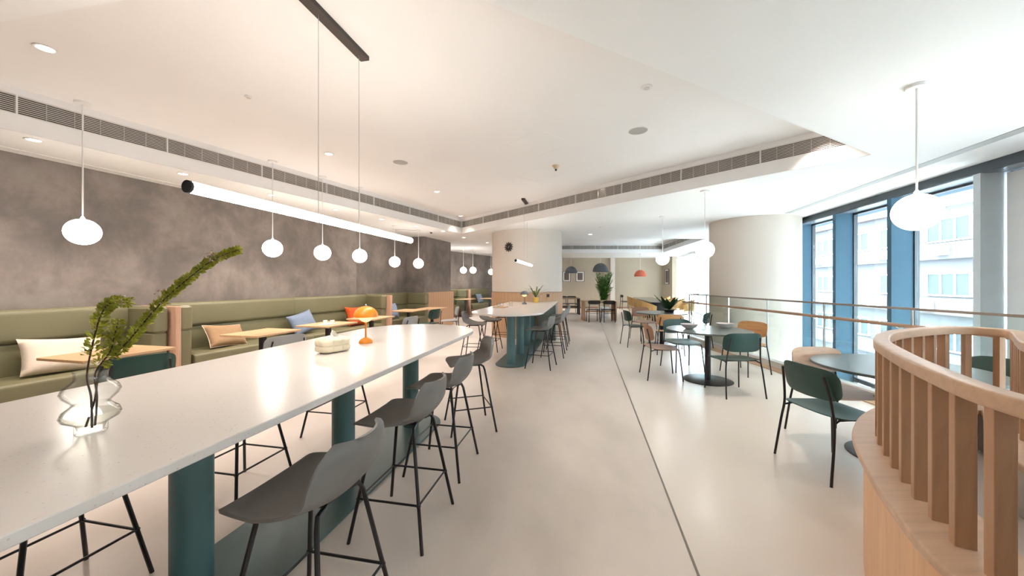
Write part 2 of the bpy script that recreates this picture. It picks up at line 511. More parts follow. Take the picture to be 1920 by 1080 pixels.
# slab edge along the open well
struct('wall_slab_edge', MB().box(EDGE_X, EDGE_X + .02, -4, 9.1, -.45, 0.0), M['white'])
struct('wall_well_end', MB().box(EDGE_X, win_x(9.1, .3), 9.1, 9.12, -4.2, 0.0), M['cream'])
struct('wall_well_side', MB().box(EDGE_X - .6, EDGE_X - .58, -4, 9.1, -4.2, -.3), M['cream'])

# ------------------------------------------------------------------ ceilings
def ceiling_sheet(name, outer, holes, z, m):
    loops = [[Vector((x, y, 0)) for x, y in l] for l in [outer] + holes]
    tris = tessellate_polygon(loops)
    vs = [(v.x, v.y, z) for l in loops for v in l]
    mb = MB(); mb.add(vs, [tuple(t) for t in tris])
    return struct(name, mb, m)
outer = [(-9.2, -4), (win_x(-4, .02), -4), (win_x(20.2, .02), 20.2), (-9.2, 20.2)]
ceiling_sheet('ceiling', outer, [[GA, GD, GC, GB], F2], ZL, M['ceiling'])
struct('ceiling_raised', MB().box(-9.4, 10, -4.2, 20.4, ZU, ZU + .12), M['ceiling2'])

def coffer_side(p, q, name, with_grille=True, grp=None, label=None):
    """One upstand of a coffer (p->q seen with the room side on the right): fascia, grille band, cornice."""
    p = Vector(p); q = Vector(q); d = (q - p).normalized(); n = Vector((-d.y, d.x)); L = (q - p).length
    if not with_grille:
        struct(name, seg_wall(MB(), tuple(p), tuple(q), ZL + .002, ZU, .05), M['fascia']); return
    f = seg_wall(MB(), tuple(p), tuple(q), ZL + .002, ZL + .155, .05)
    seg_wall(f, tuple(p), tuple(q), ZL + .335, ZU, .05)
    struct(name, f, M['fascia'])
    t = thing('air_grille', label, 'air grille', (p.x, p.y, ZL + .155), math.atan2(d.y, d.x), grp)
    part('duct_back', MB().box(0, L, .075, .085, -.005, .185), M['void'], t, False)
    k = max(1, round(L / 1.02)); w = L / k
    blade = MB()
    nb = 10
    for j in range(nb):
        z = .010 + (.158) * j / (nb - 1)
        blade.add([(.006, .004, z - .0045), (w - .006, .004, z - .0045), (w - .006, .026, z + .001), (.006, .026, z + .001),
                   (.006, .004, z + .0040), (w - .006, .004, z + .0040), (w - .006, .026, z + .006), (.006, .026, z + .006)],
                  [(3, 2, 1, 0), (4, 5, 6, 7), (0, 1, 5, 4), (2, 3, 7, 6)])
    for j in range(1, 6):
        x = w * j / 6
        blade.box(x - .001, x + .001, .026, .04, .004, .176)
    bm_ = blade.mesh('louvre_blades', M['grille'], False)
    fr = MB(); fr.box(0, w, .0, .03, -.002, .006); fr.box(0, w, 0, .03, .174, .182); fr.box(0, .006, 0, .03, .006, .174); fr.box(w - .006, w, 0, .03, .006, .174)
    fm = fr.mesh('frame', M['white'], False)
    for i in range(k):
        o = put('grille_frame', fm, t, (i * w, 0, 0))
        tag(put('louvre_blades', bm_, o), kind='stuff')
coffer_side(GD, GA, 'trim_2', True, 'ceiling grilles', 'long linear air grille above the green banquettes')
coffer_side(GA, GB, 'trim_3', True, 'ceiling grilles', 'long linear air grille slanting from the clock column towards the windows')
coffer_side(GB, GC, 'trim_4', False)
coffer_side(GC, GD, 'trim_5', False)
coffer_side(F2[3], F2[2], 'trim_6', True, 'ceiling grilles', 'linear air grille near the tan far wall')
coffer_side(F2[2], F2[1], 'trim_7', True, 'ceiling grilles', 'short linear air grille beside the far windows')
coffer_side(F2[1], F2[0], 'trim_8', False)
coffer_side(F2[0], F2[3], 'trim_9', False)
# slot diffuser in the ceiling beside the windows, shadow gap over the plaster wall
mb = MB(); mb.prism([(win_x(-1, -.66), -1), (win_x(-1, -.54), -1), (win_x(7.1, -.54), 7.1), (win_x(7.1, -.66), 7.1)], ZL - .004, ZL + .01)
struct('trim_10', mb, mat('slot_grey', (0.42, 0.43, 0.42), 0.6))
mb = MB(); mb.prism([wl(-8, .16), wl(-8, .2), wl(5.0, .2), wl(5.0, .16)][::-1], ZL - .006, ZL + .004); struct('trim_11', mb, M['white'])
# access hatch outlines
def hatch(name, cx, cy, w, d, rz):
    mb = MB(); t = .006
    for a in ((-w / 2, w / 2, -d / 2, -d / 2 + t), (-w / 2, w / 2, d / 2 - t, d / 2), (-w / 2, -w / 2 + t, -d / 2, d / 2), (w / 2 - t, w / 2, -d / 2, d / 2)):
        mb.box(a[0], a[1], a[2], a[3], -.0015, .001)
    o = part(name, mb, M['fascia'], None, False, loc=(cx, cy, ZU), rz=rz); o['kind'] = 'structure'
hatch('trim_12', 0.35, 4.6, .6, .6, R(40)); hatch('trim_13', .42, 6.0, .5, .5, R(40))

# ------------------------------------------------------------------ round columns
CM = (0.416, 10.1); RM = 0.97
struct('column_clock', MB().lathe([(RM, 1.18), (RM, ZL + .05)], 72, (CM[0], CM[1], 0)), M['cream'], smooth=True)
col_base = struct('column_wood_base', MB().lathe([(RM - .005, 0), (RM - .005, 1.14), (RM - .02, 1.15), (RM - .02, 1.18)], 72, (CM[0], CM[1], 0)), M['oakv'], smooth=True)
nst = 56
stv = MB(); a = math.pi / nst * .965
stv.prism([((RM - .006) * math.cos(-a), (RM - .006) * math.sin(-a)), ((RM + .012) * math.cos(-a), (RM + .012) * math.sin(-a)),
           ((RM + .012) * math.cos(a), (RM + .012) * math.sin(a)), ((RM - .006) * math.cos(a), (RM - .006) * math.sin(a))], 0.001, 1.165, .002)
stm = stv.mesh('plank', M['oakv'], False)
for k in range(nst):
    ang = 2 * math.pi * k / nst
    if math.sin(ang) < 0.35: put('plank', stm, col_base, (CM[0], CM[1], 0), ang)
CR = (5.36, 8.07); RR = 0.86
struct('column_window', MB().lathe([(RR, -4.2), (RR, ZL + .05)], 72, (CR[0], CR[1], 0)), M['cream'], smooth=True)

# oak cladding at the foot of the plaster pillar
clad = tag(part('cladding_backing', MB().box(0, 1.80, -.03, 0, 0, 1.12), M['walnut'], None, False, loc=(C0.x, C0.y, 0), rz=WANG), 'oak plank cladding at the foot of the grey pillar', 'cladding')
clad.name = 'pillar_cladding'
pl = MB(); pl.prism(rrect(.142, .02, .003, 2, .072, -.04), 0.0, 1.13, .002); plm = pl.mesh('plank', M['oakv'], False)
for k in range(12): put('plank', plm, clad, (.004 + k * .148, 0, 0))
pl = MB(); pl.prism(rrect(.02, .14, .003, 2, -.012, .04), 0, 1.13, .002); put('plank', pl.mesh('plank', M['oakv'], False), clad, (0, -.09, 0))

# ------------------------------------------------------------------ window wall
WDIR = Vector((0.2215, 1)).normalized(); WNRM = Vector((WDIR.y, -WDIR.x))   # outward
WROT = math.atan2(WDIR.y, WDIR.x)
def wpt(Y, off=0.0):
    p = Vector((win_x(Y), Y)) + WNRM * off
    return (p.x, p.y)
def wprism(y0, y1, o0, o1, z0, z1):
    return MB().prism([wpt(y0, o0), wpt(y0, o1), wpt(y1, o1), wpt(y1, o0)], z0, z1)
def add_wprism(mb, y0, y1, o0, o1, z0, z1): return mb.prism([wpt(y0, o0), wpt(y0, o1), wpt(y1, o1), wpt(y1, o0)], z0, z1)
struct('trim_14', wprism(-4, 9.1, 0.0, .02, ZL - .11, ZL + .02), mat('header_metal', (0.045, 0.062, 0.078), 0.45))
struct('trim_17', wprism(9.1, 19, 0.0, .02, ZL - .11, ZL + .02), M['white'])
struct('trim_15', wprism(-4, 9.1, .02, .40, ZL - .115, ZL - .095), M['soffit'])
struct('trim_18', wprism(9.1, 19, .02, .40, ZL - .115, ZL - .095), M['white'])
struct('wall_right_upstand', wprism(-4, 19, .40, .6, ZL - .12, ZU + .1), M['fin'])
ys = [4.17 + 1.23 * k for k in range(-6, 5)]
for i, y in enumerate(ys):
    light = abs(y - 4.17) < .01
    struct('window_fin', wprism(y - .04, y + .04, .0, .33, -4.2, ZL - .11), M['finlight'] if light else M['fin'])
    if light: struct('window_fin_cap', wprism(y - .045, y + .0, .30, .42, -4.2, ZL - .11), M['white'])
bays = [(ys[i] + .04, ys[i + 1] - .04, -4.2) for i in range(len(ys) - 1)] + [(9.14 + 2.4 * k, 11.48 + 2.4 * k, 0.02) for k in range(4)]
for i, (y0, y1, zb) in enumerate(bays):
    fr = MB(); zt = ZL - .115
    add_wprism(fr, y0, y1, .27, .33, zt - .03, zt); add_wprism(fr, y0, y1, .27, .33, zb, zb + .05)
    add_wprism(fr, y0, y0 + .02, .27, .33, zb, zt); add_wprism(fr, y1 - .02, y1, .27, .33, zb, zt)
    w = struct('window_%d' % (i + 1), fr, M['frame'] if zb < 0 else M['finlight'])
    part('pane', wprism(y0 + .02, y1 - .02, .295, .303, zb + .05, zt - .03), M['wglass'], w, False)
    if zb < 0: part('transom', wprism(y0, y1, .27, .33, -.35, -.28), M['frame'], w, False)
struct('window_post', wprism(11.49, 11.53, .2, .34, 0, ZL - .11), M['frame'])
mb = wprism(4.17 - 1.19, 4.17 - .06, .22, .226, -.2, ZL - .13); tag(part('roller_blind', mb, M['shade'], None, False), 'pale roller blind drawn over the window at the picture edge', 'blind')

# ------------------------------------------------------------------ street outside
struct('street', MB().box(4, 80, -60, 90, -5.2, -5.0), M['ground'])
def block(name, label, off, y0, y1, z1, rows, wy, seed):
    rnd = random.Random(seed)
    t = thing(name, label, 'building', (*wpt((y0 + y1) / 2, off), -5.0))
    ox, oy = t.location.x, t.location.y
    def loc(mb):
        mb.v = [(x - ox, y - oy, z + 5.0) for x, y, z in mb.v]; return mb
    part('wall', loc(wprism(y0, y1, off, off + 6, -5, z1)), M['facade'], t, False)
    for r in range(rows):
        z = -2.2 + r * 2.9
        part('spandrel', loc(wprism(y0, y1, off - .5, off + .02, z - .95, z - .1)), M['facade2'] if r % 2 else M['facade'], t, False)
        y = y0 + .6
        while y + wy < y1 - .3:
            if rnd.random() < .86:
                h = 1.25
                fr = MB()
                add_wprism(fr, y, y + wy, off - .1, off + .01, z, z + .07); add_wprism(fr, y, y + wy, off - .1, off + .01, z + h - .07, z + h)
                for q in range(4):
                    yy = y + (wy - .06) * q / 3; add_wprism(fr, yy, yy + .06, off - .1, off + .01, z + .07, z + h - .07)
                o = part('window', loc(fr), M['white'], t, False)
                for q in range(3):
                    yy = y + (wy - .06) * q / 3 + .06
                    part('pane', loc(wprism(yy, yy + (wy - .06) / 3 - .06, off - .05, off - .03, z + .07, z + h - .07)), M['fglass'], o, False)
                if rnd.random() < .6:
                    ya = y + rnd.uniform(.1, wy - .8)
                    part('cooling_unit', loc(wprism(ya, ya + .75, off - .95, off - .5, z - .75, z - .2)), M['finlight'], t, False)
            y += wy + .9
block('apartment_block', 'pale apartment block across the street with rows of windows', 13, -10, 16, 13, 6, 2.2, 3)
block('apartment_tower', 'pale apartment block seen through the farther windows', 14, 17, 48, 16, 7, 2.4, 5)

# ------------------------------------------------------------------ balustrade at the well
GX = 4.45
def glass_rail():
    t = thing('glass_balustrade', 'glass balustrade with dark cap rail and round wooden handrail along the well', 'balustrade', (GX, 0, 0))
    part('kerb', MB().box(-.06, .06, -3.9, 9.1, -.0, .10), M['white'], t, False)
    part('cap_rail', MB().box(-.022, .022, -3.9, 9.12, 1.115, 1.14), mat('bronze_cap', (0.34, 0.29, 0.25), 0.35, metal=0.5), t, False)
    hr = MB().tube([(-.09, -3.9, .94), (-.09, 9.0, .94), (-.09, 9.25, .94)], .021, 12)
    part('handrail', hr, wood('handrail_oak', (0.36, 0.21, 0.13), 0.4, 1), t)
    posts = [7.45 - 1.14 * k for k in range(0, 10)] + [8.3, 9.1]
    posts.sort()
    pm = MB().box(-.012, .012, -.006, .006, .1, 1.115).mesh('post', M['steel'], False)
    br = MB().tube([(0, 0, .9), (-.05, 0, .9), (-.09, 0, .925)], .006, 6).box(-.1, -.08, -.02, .02, .915, .922).mesh('bracket', M['steel'], False)
    for a in posts:
        put('post', pm, t, (0, a, 0))
        for e in (-.1, .1): put('bracket', br, t, (0, a + e, 0))
    for a, b in zip(posts[:-1], posts[1:]):
        part('glass_panel', MB().box(-.005, .005, a + .012, b - .012, .1, 1.112), M['pglass'], t, False)
    # return towards the windows
    t2 = thing('glass_balustrade', 'short glass balustrade closing the far end of the well', 'balustrade', (GX, 9.15, 0))
    Lr = win_x(9.15) - GX - .05
    part('kerb', MB().box(.08, Lr, -.03, .06, 0, .10), M['white'], t2, False)
    part('cap_rail', MB().box(.05, Lr, -.022, .022, 1.115, 1.14), M['frame'], t2, False)
    for a in (.07, .65, 1.25, Lr - .02): put('post', pm, t2, (a, 0, 0))
    for a, b in ((.09, .63), (.67, 1.23), (1.27, Lr - .05)):
        part('glass_panel', MB().box(a, b, -.005, .005, .1, 1.112), M['pglass'], t2, False)
glass_rail()
t = thing('window_rail', 'twin steel rails running in front of the far windows', 'rail', (win_x(9.5), 9.5, 0))
for z in (.96, 1.11):
    part('rail', MB().tube([(win_x(9.5, -.12) - win_x(9.5), 0, z), (win_x(18.6, -.12) - win_x(9.5), 9.1, z)], .014, 8), M['steel'], t)
for k in range(6):
    Y = 9.6 + k * 1.8; x = win_x(Y, -.12) - win_x(9.5)
    part('post', MB().tube([(x, Y - 9.5, 0), (x, Y - 9.5, 1.11)], .012, 8), M['steel'], t)
struct('trim_16', MB().box(GX - .25, GX - .07, -3.9, 9.1, 0, .012), M['oak'])

# ------------------------------------------------------------------ bar tables
def axis1(Y): return (-1.713 + 0.2 * Y, Y)
def axis2(Y): return (-1.281 + 0.2 * Y, Y)
AROT = math.atan2(AX.y, AX.x)     # local +X along the table
def stadium(L0, L1, r, n=20):
    out = []
    for k in range(n + 1):
        a = R(-90 + 180 * k / n); out.append((L1 + r * math.cos(a), r * math.sin(a)))
    for k in range(n + 1):
        a = R(90 + 180 * k / n); out.append((L0 + r * math.cos(a), r * math.sin(a)))
    return out
ZT = 0.94
def bar_columns(t, xs, m):
    cm = MB().lathe([(.076, .02), (.076, ZT - .03)], 40).mesh('column_leg', m)
    for x in xs: put('column_leg', cm, t, (x, 0, 0))
o1 = axis1(3.61)
t = thing('bar_table', 'long white terrazzo bar table on teal column legs nearest the camera', 'table', (o1[0], o1[1], 0), AROT, 'terrazzo bar tables')
part('table_top', MB().prism(stadium(-4.4, 0, .60, 28), ZT - .03, ZT, .003), M['terrazzo'], t)
part('plinth', MB().prism(stadium(-4.4, .02, .265, 20), 0, .02, .002), M['tealdark'], t)
bar_columns(t, [(Y - 3.61) / .9806 for Y in (3.573, 2.577, 1.583, .59, -.4)], M['teal'])

o2 = axis2(6.05)
t = thing('bar_table', 'white terrazzo bar table running up to the round clock column', 'table', (o2[0], o2[1], 0), AROT, 'terrazzo bar tables')
rel = Vector((CM[0] - o2[0], CM[1] - o2[1])); cl = (rel.dot(AX), rel.dot(Vector((-AX.y, AX.x))))
rc = RM + .016
poly = []
for k in range(25):
    a = R(90 + 180 * k / 24); poly.append((.60 * math.cos(a), .60 * math.sin(a)))
xr = cl[0] - math.sqrt(rc ** 2 - (-.6 - cl[1]) ** 2); xl = cl[0] - math.sqrt(rc ** 2 - (.6 - cl[1]) ** 2)
a0 = math.atan2(-.6 - cl[1], xr - cl[0]); a1 = math.atan2(.6 - cl[1], xl - cl[0])
if a0 < 0: a0 += 2 * math.pi
if a1 < 0: a1 += 2 * math.pi
for k in range(17):
    a = a0 + (a1 - a0) * k / 16; poly.append((cl[0] + rc * math.cos(a), cl[1] + rc * math.sin(a)))
part('table_top', MB().prism(poly, ZT - .03, ZT, .003), M['terrazzo'], t)
part('plinth', MB().prism(stadium(.25, 2.75, .265, 20), 0, .02, .002), M['tealdark'], t)
bar_columns(t, [.27, 1.17, 2.07, 2.9], M['teal'])
part('end_panel', MB().prism([(2.99, -.56), (xr - .02, -.56), (xr - .02, -.54), (3.01, -.54), (3.01, -.10), (2.99, -.10)], 0.0, ZT - .03), mat('sage_grey_panel', (0.20, 0.24, 0.215), 0.5), t, False)

# ------------------------------------------------------------------ bar stools
def stool_kit():
    H = .638
    prof = catmull([(.215, -.012), (.19, .0), (.10, -.006), (.0, -.012), (-.09, -.006), (-.155, .02), (-.195, .07), (-.218, .135), (-.236, .228)], 4)
    L = len(prof) - 1
    half = catmull([(0, .135), (.06, .19), (.2, .222), (.4, .238), (.55, .240), (.72, .236), (.86, .222), (.95, .185), (1.0, .125)], 6)
    def hw(s):
        for a, b in zip(half[:-1], half[1:]):
            if a[0] <= s <= b[0] + 1e-9: return a[1] + (b[1] - a[1]) * (s - a[0]) / max(b[0] - a[0], 1e-9)
        return half[-1][1]
    def fn(s, t):
        k = s * L; i = min(int(k), L - 1); p = prof[i].lerp(prof[i + 1], k - i)
        w = hw(s); y = (t * 2 - 1) * w; e = (abs(t * 2 - 1)) ** 2.2
        up = .030 * e * math.sin(math.pi * min(max((s - .02) / .75, 0), 1)) + .05 * e * max(0, 1 - abs(s - .58) / .25)
        fw = .055 * e * min(max((s - .5) / .35, 0), 1)
        return (p[0] + fw, y, H + p[1] + up * .8)
    shell = MB().sheet(fn, 36, 16, .011)
    kit = [K('shell', shell, M['stool'])]
    zt = H - .035
    for sx in (1, -1):
        for sy in (1, -1):
            top = (sx * .115, sy * .125, zt); ft = (sx * .215, sy * .225, 0.0)
            kit.append(K('leg', MB().tube([(sx * .10, sy * .06, zt + .008), (sx * .112, sy * .115, zt + .004), (sx * .122, sy * .132, zt - .03), ft], .0095, 8), M['black']))
    f = .62
    c = [(sx * (.115 + .1 * f), sy * (.125 + .1 * f), zt * (1 - f)) for sx, sy in ((1, 1), (1, -1), (-1, -1), (-1, 1))]
    for i in range(4):
        a, b = Vector(c[i]), Vector(c[(i + 1) % 4]); d = (b - a).normalized() * .012
        kit.append(K('footrest', MB().tube([a - d, b + d], .006, 6), M['black']))
    kit.append(K('seat_frame', MB().tube([(.10, -.06, zt + .008), (.10, .06, zt + .008), (-.10, .06, zt + .008), (-.10, -.06, zt + .008)], .008, 6, True), M['black']))
    return kit
STOOL = stool_kit()
TO_LEFT = math.atan2(.196, -.9806); TO_RIGHT = math.atan2(-.196, .9806)
ST = [
    (-.760, 1.39, TO_LEFT, 'charcoal bar stool closest to the camera beside the long bar table'),
    (-.635, 2.15, TO_LEFT, 'charcoal bar stool second from the camera on the aisle side of the long table'),
    (-.54, 2.83, TO_LEFT, 'charcoal bar stool third from the camera on the aisle side of the long table'),
    (-.42, 3.60, TO_LEFT + R(29), 'charcoal bar stool turned askew by the rounded end of the long table'),
    (-2.02, 1.60, TO_RIGHT, 'charcoal bar stool under the long table below the glass vase'),
    (-1.84, 2.46, TO_RIGHT, 'charcoal bar stool on the banquette side seen between the first two teal columns'),
    (-1.68, 3.50, TO_RIGHT, 'charcoal bar stool on the banquette side near the third teal column'),
    (.49, 6.12, TO_LEFT + R(-8), 'charcoal bar stool nearest on the aisle side of the column bar table'),
    (.80, 7.05, TO_LEFT, 'charcoal bar stool second on the aisle side of the column bar table'),
    (.98, 7.85, TO_LEFT, 'charcoal bar stool third on the aisle side of the column bar table'),
    (1.15, 8.62, TO_LEFT, 'charcoal bar stool closest to the clock column on the aisle side'),
    (-.72, 6.90, TO_RIGHT + R(5), 'charcoal bar stool nearest on the banquette side of the column bar table'),
    (-.46, 7.62, TO_RIGHT, 'charcoal bar stool second on the banquette side of the column bar table'),
    (-.24, 8.50, TO_RIGHT, 'charcoal bar stool deepest on the banquette side before the clock column'),
]
for x, y, rz, lab in ST:
    place(STOOL, 'bar_stool', lab, 'stool', (x, y, 0.0225 if False else 0), rz, 'charcoal bar stools')

# ------------------------------------------------------------------ dining chairs
def chair_kit(seat_m, back_m=None):
    back_m = back_m or seat_m
    ZS = .455
    def sfn(x, y):
        X, Y = x, y
        z = ZS - .010 + .022 * (X / .23) ** 2 * (1 if X < 0 else -.55) + .006 * (Y / .23) ** 2
        return (X, Y, z)
    seat = MB().pad(sfn, .232, .248, .012, 4.2)
    def bfn(y, z):
        c = .055 * (y / .24) ** 2
        return (-.232 + c - .16 * z, -y, .682 + z)
    back = MB().pad(bfn, .243, .118, .012, 4.2)
    kit = [K('seat', seat, seat_m), K('backrest', back, back_m)]
    for sy in (1, -1):
        y = sy * .215
        kit.append(K('leg', MB().tube(catmull([(-.262, sy * .250, 0), (-.222, sy * .232, .30), (-.207, y, .445), (-.222, sy * .200, .60), (-.252, sy * .180, .745)], 4), .009, 8), M['black']))
        kit.append(K('leg', MB().tube([(.235, sy * .235, 0), (.195, sy * .205, .40), (.185, sy * .198, .437), (.16, sy * .19, .443)], .009, 8), M['black']))
        kit.append(K('seat_rail', MB().tube([(.17, sy * .192, .443), (-.15, sy * .20, .440), (-.20, y, .425)], .0075, 6), M['black']))
    kit.append(K('cross_rail', MB().tube([(-.12, -.20, .438), (-.12, .20, .438)], .0075, 6), M['black']))
    return kit
KG, KP, KO, KB, KGR = (chair_kit(M[m]) for m in ('cgreen', 'cpale', 'corange', 'cbrown', 'cgrey'))
def face(fx, fy): return math.atan2(fy, fx)
CH = [
    (KG, 2.46, 2.78, face(1, .06), 'dark green dining chair in front of the curved slatted screen, back turned'),
    (KP, 2.91, 3.27, face(.02, -1), 'pale plywood dining chair partly behind the nearest round table'),
    (KG, 3.80, 2.95, face(-1, .05), 'dark green dining chair glimpsed through the wooden slats'),
    (KG, 2.85, 4.68, face(-.03, 1), 'dark green dining chair with its back to the camera at the middle round table'),
    (KO, 3.66, 5.72, face(-.93, -.36), 'amber plywood dining chair by the glass rail at the middle round table'),
    (KG, 2.80, 5.95, face(.05, -1), 'dark green dining chair on the far side of the middle round table'),
    (KB, 2.25, 5.46, face(1, -.12), 'rosy brown dining chair beside the aisle at the middle round table'),
    (KG, 2.78, 8.18, face(1, .02), 'dark green dining chair beside the aisle at the farthest round table'),
    (KO, 3.15, 7.30, face(.25, 1), 'amber plywood dining chair on the near side of the farthest round table'),
    (KB, 3.30, 9.05, face(.2, -1), 'rosy brown dining chair behind the farthest round table'),
    (KG, 3.95, 7.75, face(-.75, .66), 'dark green dining chair by the glass rail at the farthest round table'),
    # along the banquettes
    (KG, -3.36, 3.20, face(-.88, .47), 'dark green dining chair at the oak table behind the glass vase'),
    (KGR, -2.86, 4.42, face(-.87, .49), 'light grey dining chair at the oak table before the tan pillow'),
    (KGR, -2.05, 6.75, face(-.95, .3), 'light grey dining chair at the oak table just behind the orange lamp'),
    (KG, -2.00, 8.65, face(-.93, .37), 'dark green dining chair near the oak clad pillar'),
    (KGR, -1.62, 9.35, face(-.96, -.28), 'grey dining chair standing against the oak clad pillar'),
]
for kit, x, y, rz, lab in CH:
    place(kit, 'dining_chair', lab, 'chair', (x, y, 0), rz, 'metal legged dining chairs')

# ------------------------------------------------------------------ round pedestal tables
rt = [K('table_top', MB().prism(disc(.56, 64), .718, .74, .004), M['tabletop']),
      K('pedestal', MB().lathe([(.04, .012), (.04, .715)], 24).lathe([(.15, .706), (.15, .718)], 24), M['black']),
      K('base_plate', MB().lathe([(.33, 0), (.33, .006), (.32, .012), (.0, .014)], 48), M['black'])]
RT = [((3.13, 2.93), 'grey green round table beside the curved slatted screen'),
      ((2.85, 5.28), 'grey green round table with two bowls and drinking glasses'),
      ((3.42, 8.30), 'grey green round table with a dark leafy plant')]
for (x, y), lab in RT: place(rt, 'round_table', lab, 'table', (x, y, 0), 0, 'round pedestal tables')

bowl = lambda: MB().lathe([(.0, .004), (.045, .004), (.05, .0), (.052, .004), (.09, .03), (.118, .068), (.12, .07), (.113, .066), (.085, .034), (.045, .012), (0, .010)], 32)
bm_ = bowl().mesh('bowl', M['porcelain'])
for (x, y), lab in (((2.62, 5.36), 'grey porcelain bowl towards the aisle on the middle round table'), ((3.20, 5.45), 'grey porcelain bowl towards the window on the middle round table')):
    tag(put('bowl', bm_, None, (x, y, .74)), lab, 'bowl', 'bowls on the round table')
gl = MB().lathe([(0, .003), (.026, 0), (.031, .006), (.036, .085), (.034, .085), (.029, .010), (0, .009)], 24).mesh('drinking_glass', M['clear'])
def glass(x, y, z, lab): tag(put('drinking_glass', gl, None, (x, y, z)), lab, 'glass', 'clear drinking glasses')
glass(2.74, 5.20, .74, 'clear drinking glass beside the aisle side bowl'); glass(2.98, 5.62, .74, 'clear drinking glass between the two grey bowls')
# leafy plant on the farthest round table
t = thing('potted_plant', 'dark broad leaved plant on the farthest round table', 'plant', (3.62, 8.36, .74))
part('pot', MB().lathe([(.0, 0), (.09, 0), (.12, .06), (.115, .065), (.0, .055)], 28), M['blackwood'], t)
def broad_leaf(L, w, lean, m=10):
    def fn(s, tt):
        r = lean * s; x = L * (math.sin(r) / max(lean, 1e-3)) if lean > .05 else L * s * lean
        z = L * s * math.cos(r * .7)
        ww = w * math.sin(math.pi * min(s * .86 + .10, 1)) * (1 - .25 * s)
        y = (tt * 2 - 1) * ww
        return (x - abs(tt * 2 - 1) * .01, y, z + .05)
    return MB().sheet(fn, m, 6, .002)
for k, (az, L, w, le) in enumerate(((20, .26, .05, .5), (80, .22, .05, .8), (150, .24, .055, .9), (215, .27, .06, .7), (270, .25, .06, .6), (320, .23, .05, 1.0), (180, .28, .05, .15), (10, .20, .045, 1.3), (240, .22, .05, 1.2))):
    put('leaf', broad_leaf(L * 1.25, w * 1.2, le * .6).mesh('leaf', M['deepleaf']), t, (0, 0, 0), R(az))
tag(part('cup', MB().lathe([(0, .004), (.03, 0), (.036, .05), (.033, .05), (.027, .008), (0, .008)], 20), M['porcelain'], None, loc=(3.25, 8.02, .74)), 'small white cup on the farthest round table', 'cup')

# ------------------------------------------------------------------ banquettes
def profile_run(mb, prof, s0, s1):
    """Extrude an (d, z) outline along local x from s0 to s1; ends slightly pulled in so the cushion reads as upholstery."""
    n = len(prof); xs = [(s0, .012), (s0 + .012, 0), (s1 - .012, 0), (s1, .012)]
    cx = sum(p[0] for p in prof) / n; cz = sum(p[1] for p in prof) / n
    vs = []
    for x, sh in xs:
        for d, z in prof:
            l = math.hypot(d - cx, z - cz); f = (l - sh) / l
            vs.append((x, -(cx + (d - cx) * f), cz + (z - cz) * f))
    fs = []
    for i in range(3):
        for k in range(n):
            l = (k + 1) % n; fs.append((i * n + k, (i + 1) * n + k, (i + 1) * n + l, i * n + l))
    fs.append(tuple(range(n))); fs.append(tuple(reversed(range(3 * n, 4 * n))))
    return mb.add(vs, fs)
def rounded(d0, d1, z0, z1, r, n=4):
    return [(p[0], p[1]) for p in rrect(d1 - d0, z1 - z0, r, n, (d0 + d1) / 2, (z0 + z1) / 2)]
def banquette(label, org, rz, L, splits, wing0=True, wing1=True, depth=.66):
    t = thing('banquette', label, 'banquette', (org[0], org[1], 0), rz, 'sage green banquettes')
    part('plinth', MB().box(.02, L - .02, -depth + .08, -.01, 0, .24), M['walnut'], t, False)
    a0 = .17 if wing0 else 0.0; a1 = L - (.17 if wing1 else 0.0)
    k = len(splits) + 1
    cuts = [a0] + list(splits) + [a1]
    for i in range(k):
        part('seat_cushion', profile_run(MB(), rounded(.10, depth, .24, .465, .035), cuts[i] + .001, cuts[i + 1] - .001), M['sage'], t)
        part('lower_back_cushion', profile_run(MB(), rounded(.01, .15, .44, .80, .03), cuts[i] + .001, cuts[i + 1] - .001), M['sage'], t)
        part('upper_back_cushion', profile_run(MB(), rounded(.005, .185, .79, 1.14, .055, 6), cuts[i] + .001, cuts[i + 1] - .001), M['sage'], t)
    for on, x0, x1 in ((wing0, .005, .165), (wing1, L - .165, L - .005)):
        if on:
            part('lower_wing_cushion', MB().prism(rrect(x1 - x0, depth - .04, .045, 5, (x0 + x1) / 2, -(depth - .02) / 2), .24, .795, .012), M['sage'], t)
            part('upper_wing_cushion', MB().prism(rrect(x1 - x0 + .01, depth - .02, .05, 5, (x0 + x1) / 2, -(depth - .01) / 2), .795, 1.125, .03), M['sage'], t)
    return t
# local +x runs along the wall, local -y points into the room
banquette('sage green banquette behind the glass vase', wl(-3.17, 0), WANG, 4.26, [2.1])
banquette('long sage green banquette between the two wooden dividers', wl(1.19, 0), WANG, 4.22, [2.1])
banquette('sage green corner banquette against the grey pillar', wl(5.51, -.19), WANG, 1.92, [], False, True, .80)
def divider(s, lab, d=.72, h=1.12):
    p = wl(s, 0)
    t = tag(part('bench_divider', MB().prism(rrect(.062, d, .012, 4, 0, -d / 2 - .002), 0, h, .004), M['divider'], None, loc=(p[0], p[1], 0), rz=WANG), lab, 'divider', 'wooden bench dividers')
divider(1.14, 'rosy wooden divider between the first two banquettes'); divider(5.45, 'rosy wooden divider beyond the rust pillow', .74)
FD = Vector((2.43, 4.83)).normalized(); FANG = math.atan2(FD.y, FD.x)
def fl(s): p = Vector((-2.63, 15.67)) + FD * s; return (p.x, p.y)
banquette('sage green banquette in the far alcove beside the pillar', fl(-2.2), FANG, 2.55, [], False, True)
banquette('sage green banquette in the far alcove by the clock column', fl(.48), FANG, 2.5, [], True, False)
tag(part('bench_divider', MB().prism(rrect(.06, .72, .012, 4, 0, -.362), 0, 1.12, .004), M['divider'], None, loc=(*fl(.415), 0), rz=FANG), 'wooden divider between the far alcove banquettes', 'divider', 'wooden bench dividers')

